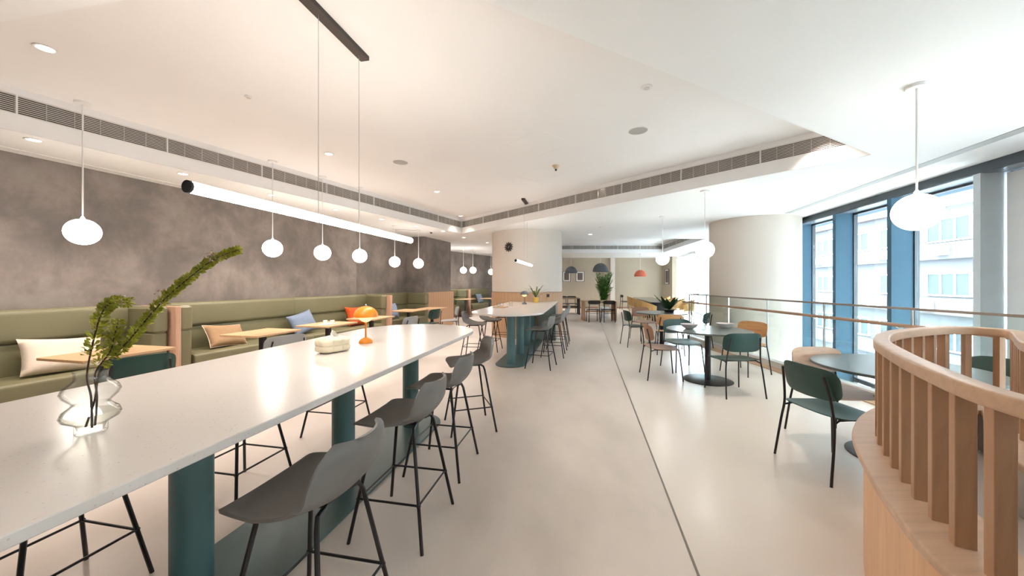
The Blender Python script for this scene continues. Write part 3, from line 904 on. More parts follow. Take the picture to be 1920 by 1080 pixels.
# pillows
def pillow_mesh(w, h, t, m, seed=0):
    rnd = random.Random(seed); n = 18
    vs = []; idx = {}
    mb = MB()
    def pos(i, j, side):
        u = -1 + 2 * i / n; v = -1 + 2 * j / n
        x = u * w / 2 * (1 - .07 * (1 - v * v)) ; z = v * h / 2 * (1 - .09 * (1 - u * u))
        th = t / 2 * (max(0, 1 - u ** 4) ** .6) * (max(0, 1 - v ** 4) ** .6)
        th *= 1 + .06 * math.sin(3 * u + seed) * math.cos(4 * v + seed)
        return (x, side * th, z)
    for side in (1, -1):
        for i in range(n + 1):
            for j in range(n + 1):
                e = i in (0, n) or j in (0, n)
                key = (i, j, 0 if e else side)
                if key not in idx: idx[key] = len(vs); vs.append(pos(i, j, 0 if e else side))
    fs = []
    for side in (1, -1):
        for i in range(n):
            for j in range(n):
                g = lambda a, b: idx[(a, b, 0 if (a in (0, n) or b in (0, n)) else side)]
                q = (g(i, j), g(i + 1, j), g(i + 1, j + 1), g(i, j + 1))
                fs.append(q if side < 0 else q[::-1])
    mb.add(vs, fs)
    return mb.mesh('pillow', m, True, 80)
def pillow(label, w, h, t, m, x, y, z, rz, tilt=-18, roll=0, piping=None):
    o = bpy.data.objects.new('pillow', pillow_mesh(w, h, t, m, len(bpy.data.meshes) % 7)); link(o)
    o.location = (x, y, z); o.rotation_euler = (R(tilt), R(roll), rz)
    tag(o, label, 'pillow', 'scatter pillows on the banquettes')
    if piping:
        pts = []
        n = 24
        for k in range(4 * n):
            s_, f = divmod(k, n); f = -1 + 2 * f / n
            u, v = ((f, -1), (1, f), (-f, 1), (-1, -f))[s_]
            pts.append((u * w / 2 * (1 - .07 * (1 - v * v)), 0, v * h / 2 * (1 - .09 * (1 - u * u))))
        part('piping', MB().tube(pts, .005, 6, True), piping, o)
def seat_pos(s, d): p = wl(s, d); return p
def wp(label, s, d, z, w, h, t, m, tilt, roll, dz=0, piping=None):
    x, y = wl(s, d); pillow(label, w, h, t, m, x, y, z, WANG + R(dz), tilt, roll, piping)
wp('cream linen pillow on the banquette behind the vase', .30, .36, .645, .62, .40, .17, M['pcream'], -24, 5)
wp('tan linen pillow cut by the picture edge', -.62, .34, .60, .52, .34, .15, M['ptan'], -24, -4)
wp('tan linen pillow with pale piping leaning on the long banquette', 1.95, .36, .625, .60, .36, .16, M['ptan'], -30, 5, 8, M['pcream'])
wp('blue linen pillow at the middle of the long banquette', 3.33, .34, .665, .52, .42, .16, M['pblue'], -22, -12)
wp('rust orange pillow at the end of the long banquette', 4.68, .36, .675, .52, .44, .16, M['porange'], -20, 3)
wp('blue linen pillow on the corner banquette beyond the divider', 6.10, .28, .69, .44, .44, .16, M['pblue'], -20, 4)
for lab, s, m in (('dark green pillow on the far alcove banquette', -.85, 'pgreen'), ('blue pillow on the farthest alcove banquette', 1.75, 'pblue')):
    p = Vector(fl(s)) + Vector((FD.y, -FD.x)) * .36
    pillow(lab, .46, .46, .15, M[m], p.x, p.y, .68, FANG, -20, 0)

# ------------------------------------------------------------------ small oak tables along the banquettes
def oak_kit(L, Wd):
    return [K('table_top', MB().prism(rrect(L, Wd, .012, 4), .715, .74, .003), M['oakx']),
            K('pedestal', MB().box(-.032, .032, -.032, .032, .012, .715), M['black'], smooth=False),
            K('base_plate', MB().prism(rrect(.42, .42, .02, 4), 0, .012, .002), M['black'])]
OK_ = oak_kit(.72, .60)
OT = [(-3.93, 3.56, 'oak cafe table behind the glass vase'), (-3.45, 5.02, 'oak cafe table beside the tan pillow'), (-3.05, 6.02, 'oak cafe table beside the blue pillow, with white cups'),
      (-2.76, 7.12, 'oak cafe table just behind the orange lamp'), (-2.573, 9.03, 'oak cafe table beyond the second wooden divider'), (-2.14, 9.72, 'oak cafe table against the oak clad pillar')]
for x, y, lab in OT: place(OK_, 'cafe_table', lab, 'table', (x, y, 0), WANG + R(5), 'oak cafe tables')
for x, y, lab in ((-1.95, 15.2, 'oak cafe table in the far alcove beside the dark green pillow'), (-.98, 15.9, 'oak cafe table in the far alcove next to the clock column')):
    place(OK_, 'cafe_table', lab, 'table', (x, y, 0), FANG, 'oak cafe tables')
tr = tag(part('serving_tray', MB().prism(rrect(.26, .18, .02, 4), 0, .012, .002), M['paper'], None, loc=(-3.0, 5.92, .74), rz=WANG), 'white serving tray on the oak table beside the blue pillow', 'tray')
for k, (dx, dy) in enumerate(((-.05, .0), (.06, .02))):
    tag(part('cup', MB().lathe([(0, .004), (.026, 0), (.034, .055), (.031, .055), (.023, .008), (0, .008)], 20), M['paper'], None, loc=(-3.0 + dx, 5.92 + dy, .752)), ('white cup nearer the wall on the white serving tray', 'white cup nearer the aisle on the white serving tray')[k], 'cup', 'cups on the white tray')

# ------------------------------------------------------------------ curved slatted screen
rail_pts = [(1.24, .55), (1.262, .92), (1.42, 1.23), (1.60, 1.50), (1.785, 1.745), (1.935, 1.895), (2.10, 2.03), (2.30, 2.15), (2.58, 2.265), (2.78, 2.325), (2.91, 2.295), (2.965, 2.22), (2.945, 2.125), (2.82, 2.01), (2.61, 1.845), (2.40, 1.66), (2.22, 1.38), (2.10, 1.0), (2.02, .55), (1.90, .18), (1.62, .02), (1.36, .18)]
path = catmull([(a, b, 0) for a, b in rail_pts], 12, True)
# even spacing
def resample(p, step):
    acc = [0]
    for a, b in zip(p, p[1:] + p[:1]): acc.append(acc[-1] + (b - a).length)
    n = max(8, round(acc[-1] / step)); out = []
    q = p + p[:1]; j = 0
    for k in range(n):
        d = acc[-1] * k / n
        while acc[j + 1] < d: j += 1
        out.append(q[j].lerp(q[j + 1], (d - acc[j]) / (acc[j + 1] - acc[j])))
    return out
ring = resample(path, .03)
def ring_sweep(mb, pts, prof):
    """Closed sweep; prof is (outward offset, z)."""
    m = len(pts); n = len(prof); vs = []
    for i in range(m):
        t_ = (pts[(i + 1) % m] - pts[i - 1]).normalized(); nn = Vector((-t_.y, t_.x, 0))   # left of travel = outward for this clockwise path
        for o, z in prof: vs.append(pts[i] + nn * o + Vector((0, 0, z)))
    fs = []
    for i in range(m):
        j = (i + 1) % m
        for k in range(n):
            l = (k + 1) % n; fs.append((i * n + k, i * n + l, j * n + l, j * n + k))
    return mb.add(vs, fs)
SC = thing('slatted_screen', 'curved oval wooden screen with upright slats on a low wall', 'screen', (2.1, 1.3, 0))
def rec(pts): return [p - Vector((2.1, 1.3, 0)) for p in pts]
rr_ = rec(ring)
rrp = [(p[0], p[1]) for p in rrect(.06, .048, .008, 3, 0, 1.116)]
part('cap_rail', ring_sweep(MB(), rr_, rrp), M['ash'], SC)
part('ledge', ring_sweep(MB(), rr_, [(p[0], p[1]) for p in rrect(.235, .035, .008, 3, -.01, .6325)]), M['ash'], SC)
part('low_wall', ring_sweep(MB(), rr_, [(.065, 0), (.065, .615), (-.09, .615), (-.09, 0)]), wood('ash_wall', (0.80, 0.47, 0.25), 0.45, 2, .88), SC)
part('inner_lining', ring_sweep(MB(), rr_, [(-.0905, 0), (-.0905, .612), (-.096, .612), (-.096, 0)]), M['cream'], SC)
deck = [(p - Vector((2.1, 1.3, 0))).to_2d() for p in ring]
def inset(pts, d):
    out = []
    for i in range(len(pts)):
        t_ = (pts[(i + 1) % len(pts)] - pts[i - 1]).normalized(); out.append(pts[i] - Vector((-t_.y, t_.x)) * d)
    return out
din = inset(deck, .10)[::-1]
part('added_bounce_deck', MB().prism([(p.x, p.y) for p in din[::3]], .38, .40), M['cream'], SC, False)  # invented infill, added to catch light from above and brighten the slat gaps
sl = MB().prism(rrect(.030, .046, .002, 2), .65, 1.093).mesh('slat', M['ashv'], False)
sp = rec(resample(path, .132))
for i, p in enumerate(sp):
    t_ = sp[(i + 1) % len(sp)] - sp[i - 1]
    put('slat', sl, SC, tuple(p), math.atan2(t_.y, t_.x))

# ------------------------------------------------------------------ glass globe pendants
def globe_kit(zc, zg, lit):
    r = .125
    prof = [(r * 1.02 * math.sin(math.pi * k / 16), zg - zc - r * math.cos(math.pi * k / 16)) for k in range(17)]
    return [K('globe', MB().lathe(prof, 30), lit),
            K('cord', MB().tube([(0, 0, zg - zc + r), (0, 0, -.015)], .006, 8), M['white']),
            K('globe_cap', MB().lathe([(.018, zg - zc + r - .004), (.018, zg - zc + r + .01), (.008, zg - zc + r + .03)], 16), M['white']),
            K('canopy', MB().lathe([(.058, -.022), (.06, -.018), (.06, 0)], 28), M['white'])]
ZG = 1.915
kU, kL, kD = globe_kit(ZU, ZG, M['globe_warm']), globe_kit(ZL, ZG, M['globe_warm']), globe_kit(ZL, ZG - .01, M['globe_day'])
GL = [(kU, -4.19, 3.54, ZU, 'lit opal globe pendant above the cream pillow'), (kU, -3.465, 5.25, ZU, 'lit opal globe pendant above the tan pillow'),
      (kU, -3.14, 6.01, ZU, 'lit opal globe pendant above the blue pillow, below the linear lamp'), (kU, -2.82, 6.72, ZU, 'lit opal globe pendant above the rust pillow'),
      (kL, -2.79, 8.63, ZL, 'lit opal globe pendant above the second wooden divider'), (kL, -2.41, 9.35, ZL, 'lit opal globe pendant in front of the grey pillar'),
      (kL, -1.93, 14.4, ZL, 'lit opal globe pendant in the far alcove next to the grey pillar'), (kL, -1.55, 14.4, ZL, 'lit opal globe pendant at the middle of the far alcove'), (kL, -.96, 16.6, ZL, 'lit opal globe pendant half hidden by the clock column'),
      (kD, 2.79, 2.50, ZL, 'large looking lit opal globe pendant in front of the window fins'), (kD, 2.85, 5.36, ZL, 'lit opal globe pendant beside the round window column'), (kD, 3.08, 7.42, ZL, 'lit opal globe pendant above the farthest round table')]
for kit, x, y, z, lab in GL: place(kit, 'globe_pendant', lab, 'pendant lamp', (x, y, z), 0, 'opal globe pendants')

# ------------------------------------------------------------------ linear tube pendants over the bars
def linear(axis, y0, y1, yb0, yb1, wires, label, lit='tube_lit'):
    p = axis((y0 + y1) / 2)
    t = thing('linear_pendant', label, 'pendant lamp', (p[0], p[1], ZU), AROT, 'linear tube pendants')
    L = (y1 - y0) / .9806; zt = 1.835 - ZU
    part('light_tube', MB().tube([(-L / 2, 0, zt), (L / 2, 0, zt)], .026, 20), M[lit], t)
    for e in (-1, 1): part('end_cap', MB().tube([(e * L / 2, 0, zt), (e * (L / 2 + .012), 0, zt)], .0275, 20), M['black'], t)
    c = lambda Y: (Y - (y0 + y1) / 2) / .9806
    part('canopy_bar', MB().box(c(yb0), c(yb1), -.036, .036, -.032, 0), mat('bronze_bar', (0.06, 0.05, 0.045), 0.4, metal=0.5), t, False)
    for Y in wires:
        part('suspension_wire', MB().tube([(c(Y), 0, zt + .026), (c(Y), 0, -.03)], .0022, 6), M['steel'], t)
        part('hanger_ring', MB().tube([(c(Y), .028 * math.cos(a * math.pi / 8), zt + .028 * math.sin(a * math.pi / 8)) for a in range(16)], .0035, 6, True), M['steel'], t)
linear(axis1, 1.572, 3.573, 2.12, 2.83, (2.334, 2.754), 'long lit tube pendant over the nearest bar table')
linear(axis2, 6.78, 8.75, 7.55, 8.25, (7.7, 8.1), 'lit tube pendant over the column bar table', 'tube_lit_far')

# ------------------------------------------------------------------ ceiling downlights and devices
def downlight_kit():
    return [K('trim_ring', MB().lathe([(.062, 0.004), (.062, -.003), (.056, -.004), (.048, -.001), (.046, .004)], 28), M['white']),
            K('reflector', MB().lathe([(.047, 0.003), (.0, .0035)], 24), M['bulb'])]
DK = downlight_kit()
def downlight(x, y, z, lab, watts=SPOT_W, col=WARM, size=100):
    t = place(DK, 'downlight', lab, 'downlight', (x, y, z - .0055), 0, 'recessed downlights')
    ld = bpy.data.lights.new('downlight_beam', 'SPOT'); ld.energy = watts; ld.color = col
    ld.spot_size = R(size); ld.spot_blend = .8; ld.shadow_soft_size = .05
    lo = bpy.data.objects.new('downlight_beam', ld); link(lo, t); lo.location = (0, 0, -.03)
DL = [(-3.50, 2.72, ZU, 'recessed downlight in the raised ceiling at the upper picture corner'), (-4.55, 3.45, ZL, 'recessed downlight above the cream pillow'),
      (-4.10, 4.52, ZL, 'recessed downlight between cream and tan pillows'), (-2.50, 4.95, ZU, 'recessed downlight in the raised ceiling between the linear lamp wires'),
      (-3.72, 5.62, ZL, 'recessed downlight above the tan pillow'), (-3.28, 6.75, ZL, 'recessed downlight above the blue pillow'), (-2.78, 7.75, ZL, 'recessed downlight above the rust pillow'),
      (-2.30, 8.72, ZL, 'recessed downlight before the grey pillar'), (-1.82, 9.55, ZL, 'recessed downlight beside the coffer corner'), (-1.45, 10.9, ZL, 'recessed downlight beside the pillar corner'),
      (-.84, 12.3, ZL, 'recessed downlight beside the clock column'), (-2.0, 14.9, ZL, 'recessed downlight over the far alcove'), (-1.55, 16.2, ZL, 'recessed downlight deepest in the far alcove'),
      (1.62, 6.55, ZU, 'recessed downlight shining on the slanting grille'), (-1.45, 7.0, ZU, 'recessed downlight in the raised ceiling before the coffer corner'),
      (3.45, 4.02, ZU, 'recessed downlight lighting the right corner of the coffer'), (-1.35, 9.55, ZU, 'recessed downlight lighting the far corner of the coffer'),
      (2.3, 18.6, ZL, 'recessed downlight near the picture frames'), (4.6, 18.6, ZL, 'recessed downlight near the cream pilaster'), (6.6, 18.6, ZL, 'recessed downlight over the far wall'),
      (2.2, 10.2, ZL, 'recessed downlight beyond the clock column'), (-1.0, -.8, ZL, 'recessed downlight over the camera end of the bar'), (-3.6, -.6, ZL, 'recessed downlight behind the camera')]
for x, y, z, lab in DL: downlight(x, y, z, lab, SPOT_W * (.4 if -2 < x < 2.3 and 6 < y < 11 else 1.0))

spk = [K('grille_disc', MB().lathe([(.105, 0), (.105, -.004), (.098, -.006), (0, -.006)], 36), M['speaker']), K('rim', MB().lathe([(.112, 0), (.112, -.004), (.105, -.004), (.105, 0)], 36), M['white'])]
place(spk, 'ceiling_speaker', 'round grey ceiling speaker near the middle of the raised ceiling', 'speaker', (1.46, 4.20, ZU), 0, 'ceiling speakers')
place(spk, 'ceiling_speaker', 'round grey ceiling speaker above the orange lamp', 'speaker', (-1.63, 5.30, ZU), 0, 'ceiling speakers')
def detector(x, y, z, lab, r=.05):
    place([K('housing', MB().lathe([(r, 0), (r, -.006), (r * .9, -.012), (r * .5, -.014), (0, -.014)], 28), M['white']), K('sensor_slot', MB().lathe([(r * .55, -.014), (r * .5, -.018), (0, -.018)], 20), M['porcelain'])], 'smoke_detector', lab, 'detector', (x, y, z), 0, 'ceiling detectors')
detector(1.21, 3.26, ZU, 'white round detector between the bar canopy and the windows')
detector(-2.49, 3.43, ZU, 'white round detector above the vase branch', .035)
detector(2.15, 8.85, ZL, 'white round detector beyond the slanting grille')
t = thing('motion_sensor', 'small beige ceiling sensor with black eye', 'sensor', (.66, 5.45, ZU))
part('cone', MB().lathe([(.055, 0), (.05, -.012), (.028, -.045), (.02, -.055), (0, -.055)], 24), mat('beige_plastic', (0.62, 0.47, 0.32), .5), t)
part('eye', MB().lathe([(.014, -.052), (.014, -.072), (.008, -.08), (0, -.08)], 16), M['black'], t)
mb = MB(); mb.box(-.28, .28, -.03, .03, -.004, .002)
tag(part('slot_diffuser', mb, M['speaker'], None, False, loc=(-2.75, 9.3, ZL), rz=R(20)), 'narrow slot diffuser in the ceiling before the grey pillar', 'diffuser')
t = thing('security_camera', 'small black dome camera on the ceiling before the pillar', 'camera', (-2.15, 9.65, ZL))
part('mount', MB().lathe([(.045, 0), (.045, -.018), (.04, -.022)], 20), M['white'], t)
part('dome', MB().lathe([(.034, -.02), (.03, -.04), (.018, -.052), (0, -.056)], 20), M['black'], t)

# ------------------------------------------------------------------ dome pendants at the back
def dome(x, y, zb, d, m, lab):
    t = thing('dome_pendant', lab, 'pendant lamp', (x, y, ZL if not (1.75 < x < 6.5 and 11.3 < y < 16.4) else ZU), 0, 'felt dome pendants')
    z0 = zb - t.location.z; r = d / 2; h = r * 1.12
    out = [(r * math.cos(a * math.pi / 24), z0 + h * math.sin(a * math.pi / 24)) for a in range(12)] + [(.015, z0 + h)]
    inn = [(max(.014, p[0] - .012), p[1] - (.008 if i else 0)) for i, p in enumerate(out)][::-1]
    part('shade', MB().lathe(out + inn + [out[0]], 40), m, t)
    part('diffuser', MB().lathe([(r * .9, z0 + .03), (0, z0 + .032)], 32), M['domeglow'], t)
    part('cord', MB().tube([(0, 0, z0 + h), (0, 0, -.01)], .005, 6), M['white'], t)
    part('canopy', MB().lathe([(.06, -.02), (.06, 0)], 24), M['white'], t)
dome(2.64, 16.2, 1.85, .54, M['greydome'], 'grey felt dome pendant in front of the picture frames')
dome(3.32, 13.6, 1.83, .58, M['greydome'], 'larger looking grey felt dome pendant above the palm')
dome(6.05, 17.1, 1.71, .56, M['reddome'], 'terracotta felt dome pendant before the tan far wall')

# ------------------------------------------------------------------ wall clock on the column
ca = math.atan2(9.14 - CM[1], -.15 - CM[0])
cx, cy = CM[0] + (RM + .004) * math.cos(ca), CM[1] + (RM + .004) * math.sin(ca)
ck = thing('wall_clock', 'black petal shaped wall clock on the round cream column', 'clock', (cx, cy, 2.33), ca - math.pi / 2)
# local: x along the wall, +y away from the column
pet = MB()
pet.add([(-.008, .0, .03), (.008, .0, .03), (.016, .0, .085), (.006, .0, .125), (-.006, .0, .125), (-.016, .0, .085),
         (-.008, .016, .03), (.008, .016, .03), (.016, .016, .085), (.006, .012, .125), (-.006, .012, .125), (-.016, .016, .085)],
        [(0, 1, 2, 3, 4, 5), (11, 10, 9, 8, 7, 6)] + [(i, 6 + i, 6 + (i + 1) % 6, (i + 1) % 6) for i in range(6)])
pm = pet.mesh('petal', M['blackwood'], False)
for k in range(12):
    o = put('petal', pm, ck, (0, .006, 0)); o.rotation_euler = (0, R(30 * k), 0)
hub = MB().lathe([(.05, 0), (.05, .012), (.046, .016), (0, .016)], 28); hub.v = [(x, z, y) for x, y, z in hub.v]; hub.f = [q[::-1] for q in hub.f]
part('hub', hub, M['blackwood'], ck)
for nm, L, a in (('hour_hand', .035, -40), ('minute_hand', .05, 150)):
    o = part(nm, MB().box(-.004, .004, .018, .021, -.008, L), M['white'], ck, False); o.rotation_euler = (0, R(a), 0)
ps = math.atan2(9.2 - CM[1], .945 - CM[0])
so = thing('wall_socket', 'small socket plate on the wood base of the clock column', 'socket', (CM[0] + (RM + .016) * math.cos(ps), CM[1] + (RM + .016) * math.sin(ps), 1.09), ps - math.pi / 2)
part('plate', MB().box(-.043, .043, 0, .01, -.043, .043), mat('bronze_plate', (0.20, 0.13, 0.10), .4, metal=.5), so, False)
part('socket_face', MB().box(-.026, .026, .01, .014, -.026, .026), M['blackwood'], so, False)

# ------------------------------------------------------------------ things on the near bar table
VX, VY = -1.352, 1.165
prof = [(0, .006), (.030, .006), (.036, .0), (.0375, .004), (.0375, .028), (.045, .034), (.064, .046), (.069, .058), (.063, .074), (.047, .088), (.043, .094), (.047, .102), (.062, .118), (.068, .132), (.062, .148), (.044, .164), (.038, .174), (.0375, .190), (.041, .198)]
inner = [(max(0, r - .0028), z + (.003 if i < 3 else 0)) for i, (r, z) in enumerate(prof)]
inner = [(0, .012), (.030, .012)] + [(r - .0028, z) for r, z in prof[4:]]
vase = tag(part('glass_vase', MB().lathe(prof + inner[::-1], 48), M['clear'], None, loc=(VX, VY, ZT)), 'clear double bulge glass vase holding branches on the bar table', 'vase')
part('water', MB().lathe([(0, .0125), (.0295, .0125), (.0342, .029), (.0415, .0345), (.0605, .0465), (.0655, .058), (.0645, .066), (0, .066)], 40), M['water'], vase)
def branch(label, pts, leaf_from, n, rad, seed, blossoms=()):
    rnd = random.Random(seed)
    t = thing('leafy_branch', label, 'branch', (VX, VY, ZT), 0, 'cut branches in the vase')
    c = catmull(pts, 14); m = len(c)
    part('stem', MB().tube(c, [.0032 * (1 - .65 * i / (m - 1)) for i in range(m)], 7), M['stem'], t)
    lf = MB()
    i0 = int(leaf_from * (m - 1))
    for k in range(n):
        f = rnd.random() ** .85
        i = i0 + f * (m - 1 - i0); j = min(int(i), m - 2); p = c[j].lerp(c[j + 1], i - j); d = (c[j + 1] - c[j]).normalized()
        a = Vector((rnd.gauss(0, 1), rnd.gauss(0, 1), rnd.gauss(0, 1))); a = (a - d * a.dot(d)).normalized()
        L = rnd.uniform(.007, .016) * rad * (1.15 - .45 * f)
        dirv = (a * rnd.uniform(.6, 1) + d * rnd.uniform(.2, .8)).normalized()
        s = dirv.cross(Vector((rnd.gauss(0, 1), rnd.gauss(0, 1), rnd.gauss(0, 1)))).normalized() * L * .26
        b0 = p + a * rnd.uniform(0, .010) * rad; tip = b0 + dirv * L; mid = b0 + dirv * L * .5 + dirv.cross(s).normalized() * L * .1
        lf.add([b0, mid + s, tip, mid - s], [(0, 1, 2), (0, 2, 3)])
    tag(part('foliage', lf, M['leaf'], t, False), kind='stuff')
    if blossoms:
        bl = MB()
        for f, cnt, sp in blossoms:
            j = int(f * (m - 1)); p = c[j]
            for k in range(cnt):
                q = p + Vector((rnd.gauss(0, sp), rnd.gauss(0, sp), rnd.gauss(0, sp) + .006)); r = rnd.uniform(.0025, .005)
                dv = Vector((rnd.gauss(0, 1), rnd.gauss(0, 1), rnd.gauss(0, 1))).normalized(); s1 = dv.orthogonal().normalized() * r; s2 = dv.cross(s1)
                bl.add([q + s1, q + s2, q - s1, q - s2, q + dv * r * .8], [(0, 1, 4), (1, 2, 4), (2, 3, 4), (3, 0, 4)])
        tag(part('blossom', bl, M['blossom'], t, False), kind='stuff')
def bp(u, v, Y): return ((u - 960) / 680 * Y - VX, Y - VY, 1.42 - (v - 530) / 680 * Y - ZT)
branch('long leafy branch reaching far over the table from the vase', [(-.018, .0, .016), (.0, .01, .10), (.018, .012, .195), bp(240, 640, 1.17), bp(300, 570, 1.18), bp(350, 525, 1.19), bp(400, 487, 1.20), bp(448, 468, 1.20)], .36, 2400, 1.05, 3, ((.86, 70, .010), (.60, 12, .012), (.55, 10, .012)))
branch('short curling leafy branch in the vase', [(.012, -.008, .016), (.0, .0, .11), (-.008, -.004, .19), bp(180, 620, 1.16), bp(195, 580, 1.16), bp(215, 566, 1.15), bp(240, 568, 1.13)], .40, 600, 1.3, 5, ((.93, 25, .008),))
branch('slim leafy branch close to the vase neck', [(-.004, .014, .016), (.012, .006, .11), (.016, -.002, .19), bp(206, 660, 1.15), bp(214, 632, 1.15), bp(222, 600, 1.15)], .46, 420, 1.3, 8, ((.7, 14, .01),))

def flower_lamp(x, y, z, shade_m, label, lit, grp):
    t = thing('table_lamp', label, 'lamp', (x, y, z), 0, grp)
    part('base', MB().lathe([(.0, 0), (.047, 0), (.050, .004), (.048, .016), (.036, .030), (.018, .040), (.010, .044)], 36), shade_m, t)
    part('stem', MB().lathe([(.0075, .04), (.0065, .08), (.0065, .15), (.009, .162)], 16), shade_m, t)
    part('lower_bowl', MB().lathe([(.010, .158), (.030, .167), (.046, .184), (.053, .206), (.0515, .206), (.044, .187), (.028, .171), (.0, .163)], 36), lit, t)
    out = [(.088 * math.cos(a * math.pi / 22), .200 + .080 * math.sin(a * math.pi / 22)) for a in range(11)] + [(.004, .280)]
    inn = [(max(.003, r - .003), q - .002) for r, q in out][::-1]
    part('dome_shade', MB().lathe(out + inn + [out[0]], 40), shade_m, t)
    part('finial', MB().lathe([(.006, .278), (.007, .286), (.004, .292), (0, .294)], 14), M['steel'], t)
    ld = bpy.data.lights.new('lamp_bulb', 'POINT'); ld.energy = 1.2; ld.color = (1, .62, .25); ld.shadow_soft_size = .02
    lo = bpy.data.objects.new('lamp_bulb', ld); link(lo, t); lo.location = (0, 0, .225)
    t.scale = (1.07, 1.07, 1.05)
flower_lamp(-1.165, 2.89, ZT, M['orange'], 'small orange mushroom shaped table lamp on the near bar table', M['lampglow'], 'mushroom table lamps')
flower_lamp(.28, 8.15, ZT, M['greydome'], 'small grey mushroom shaped table lamp on the column bar table', M['lampglow'], 'mushroom table lamps')

# bubble shaped tissue box
def bubble_box(nx, ny, nz, c):
    mb = MB(); seg = 8
    hx, hy, hz = nx * c / 2, ny * c / 2, nz * c * .36
    def bul(a, n): return abs(math.sin(math.pi * (a * n))) ** .34
    def face_(fn, na, nb):
        A, B = na * seg, nb * seg; vs = []; fs = []
        for i in range(A + 1):
            for j in range(B + 1): vs.append(fn(i / A, j / B))
        for i in range(A):
            for j in range(B):
                fs.append((i * (B + 1) + j, (i + 1) * (B + 1) + j, (i + 1) * (B + 1) + j + 1, i * (B + 1) + j + 1))
        mb.add(vs, fs)
    amp = .011
    def P(u, v, w, axis, sg):
        p = Vector(((u - .5) * 2 * hx, (v - .5) * 2 * hy, (w - .5) * 2 * hz))
        bx, by, bz = bul(u, nx), bul(v, ny), bul(w, nz)
        k = Vector((0, 0, 0))
        b = {0: by * bz, 1: bx * bz, 2: bx * by}[axis]
        k[axis] = sg * amp * b
        rnd_ = Vector((p.x * (1 - .10 * (1 - min(by, bz) if axis != 0 else 0) * 0), p.y, p.z))
        q = rnd_ + k
        # pull corners of the block in a little
        s = 1 - .05 * (abs(2 * u - 1) ** 6 * abs(2 * v - 1) ** 6 + abs(2 * u - 1) ** 6 * abs(2 * w - 1) ** 6 + abs(2 * v - 1) ** 6 * abs(2 * w - 1) ** 6)
        return (q.x * s, q.y * s, q.z * s + hz + .006)
    face_(lambda a, b: P(1, a, b, 0, 1), ny, nz); face_(lambda a, b: P(0, 1 - a, b, 0, -1), ny, nz)
    face_(lambda a, b: P(1 - a, 1, b, 1, 1), nx, nz); face_(lambda a, b: P(a, 0, b, 1, -1), nx, nz)
    face_(lambda a, b: P(a, b, 1, 2, 1), nx, ny); face_(lambda a, b: P(a, 1 - b, 0, 2, -1 * .3), nx, ny)
    return mb
t = thing('tissue_box', 'cream bubble shaped tissue box beside the orange lamp', 'tissue box', (-1.245, 2.52, ZT), AROT + R(-22))
me = bubble_box(3, 2, 2, .062).mesh('holder', M['tissuebox'])
import bmesh
bmx = bmesh.new(); bmx.from_mesh(me); bmesh.ops.remove_doubles(bmx, verts=bmx.verts, dist=.0004); bmesh.ops.recalc_face_normals(bmx, faces=bmx.faces); bmx.to_mesh(me); bmx.free()
for p_ in me.polygons: p_.use_smooth = True
put('holder', me, t)
def tf(s, q):
    a = (q * 2 - 1)
    return (a * .05 * (1 - .6 * s) + .006 * math.sin(7 * s + 3 * a), .018 * math.sin(3.2 * a + 1.2 * s) * (1 - .3 * s), .088 + .062 * s * (1 - .35 * abs(a)))
part('tissue', MB().sheet(tf, 10, 12, .0012), M['paper'], t)

# ------------------------------------------------------------------ things on the column bar table
t = thing('potted_plant', 'strap leaved plant in a yellow pot on the column bar table', 'plant', (.58, 8.78, ZT))
part('pot', MB().lathe([(0, 0), (.052, 0), (.062, .02), (.062, .125), (.056, .128), (.052, .11), (0, .105)], 28), M['yellow'], t)
part('soil', MB().lathe([(.053, .106), (0, .112)], 20), M['stem'], t)
def strap(L, w, out, droop):
    def fn(s, q):
        x = out * s ** .9; z = .11 + L * (math.sin(s * math.pi * .5) - droop * s ** 3)
        return (x, (q * 2 - 1) * w * (math.sin(math.pi * (.12 + .88 * s)) ** .6 + .02), z)
    return MB().sheet(fn, 12, 3, .0015)
for k, (az, L, w, o_, dr) in enumerate(((0, .26, .016, .36, .25), (20, .32, .018, .22, .05), (75, .30, .018, .18, .1), (130, .27, .02, .25, .2), (170, .25, .018, .26, .1), (200, .30, .018, .20, .0), (250, .22, .018, .20, .3), (300, .26, .018, .20, .2), (340, .20, .016, .42, .3), (185, .18, .02, .16, .1))):
    put('leaf', strap(L, w, o_, dr).mesh('leaf', M['straplf']), t, (0, 0, 0), R(az))
tag(part('serving_tray', MB().prism(rrect(.34, .24, .03, 4), 0, .014, .002), M['oakx'], None, loc=(-.22, 7.05, ZT), rz=AROT), 'oak serving tray at the rounded end of the column bar table', 'tray')
glass(-.20, 7.12, ZT + .014, 'clear drinking glass at the back of the oak serving tray'); glass(-.26, 6.98, ZT + .014, 'clear drinking glass at the front of the oak serving tray'); glass(-.02, 7.35, ZT, 'clear drinking glass behind the oak serving tray')

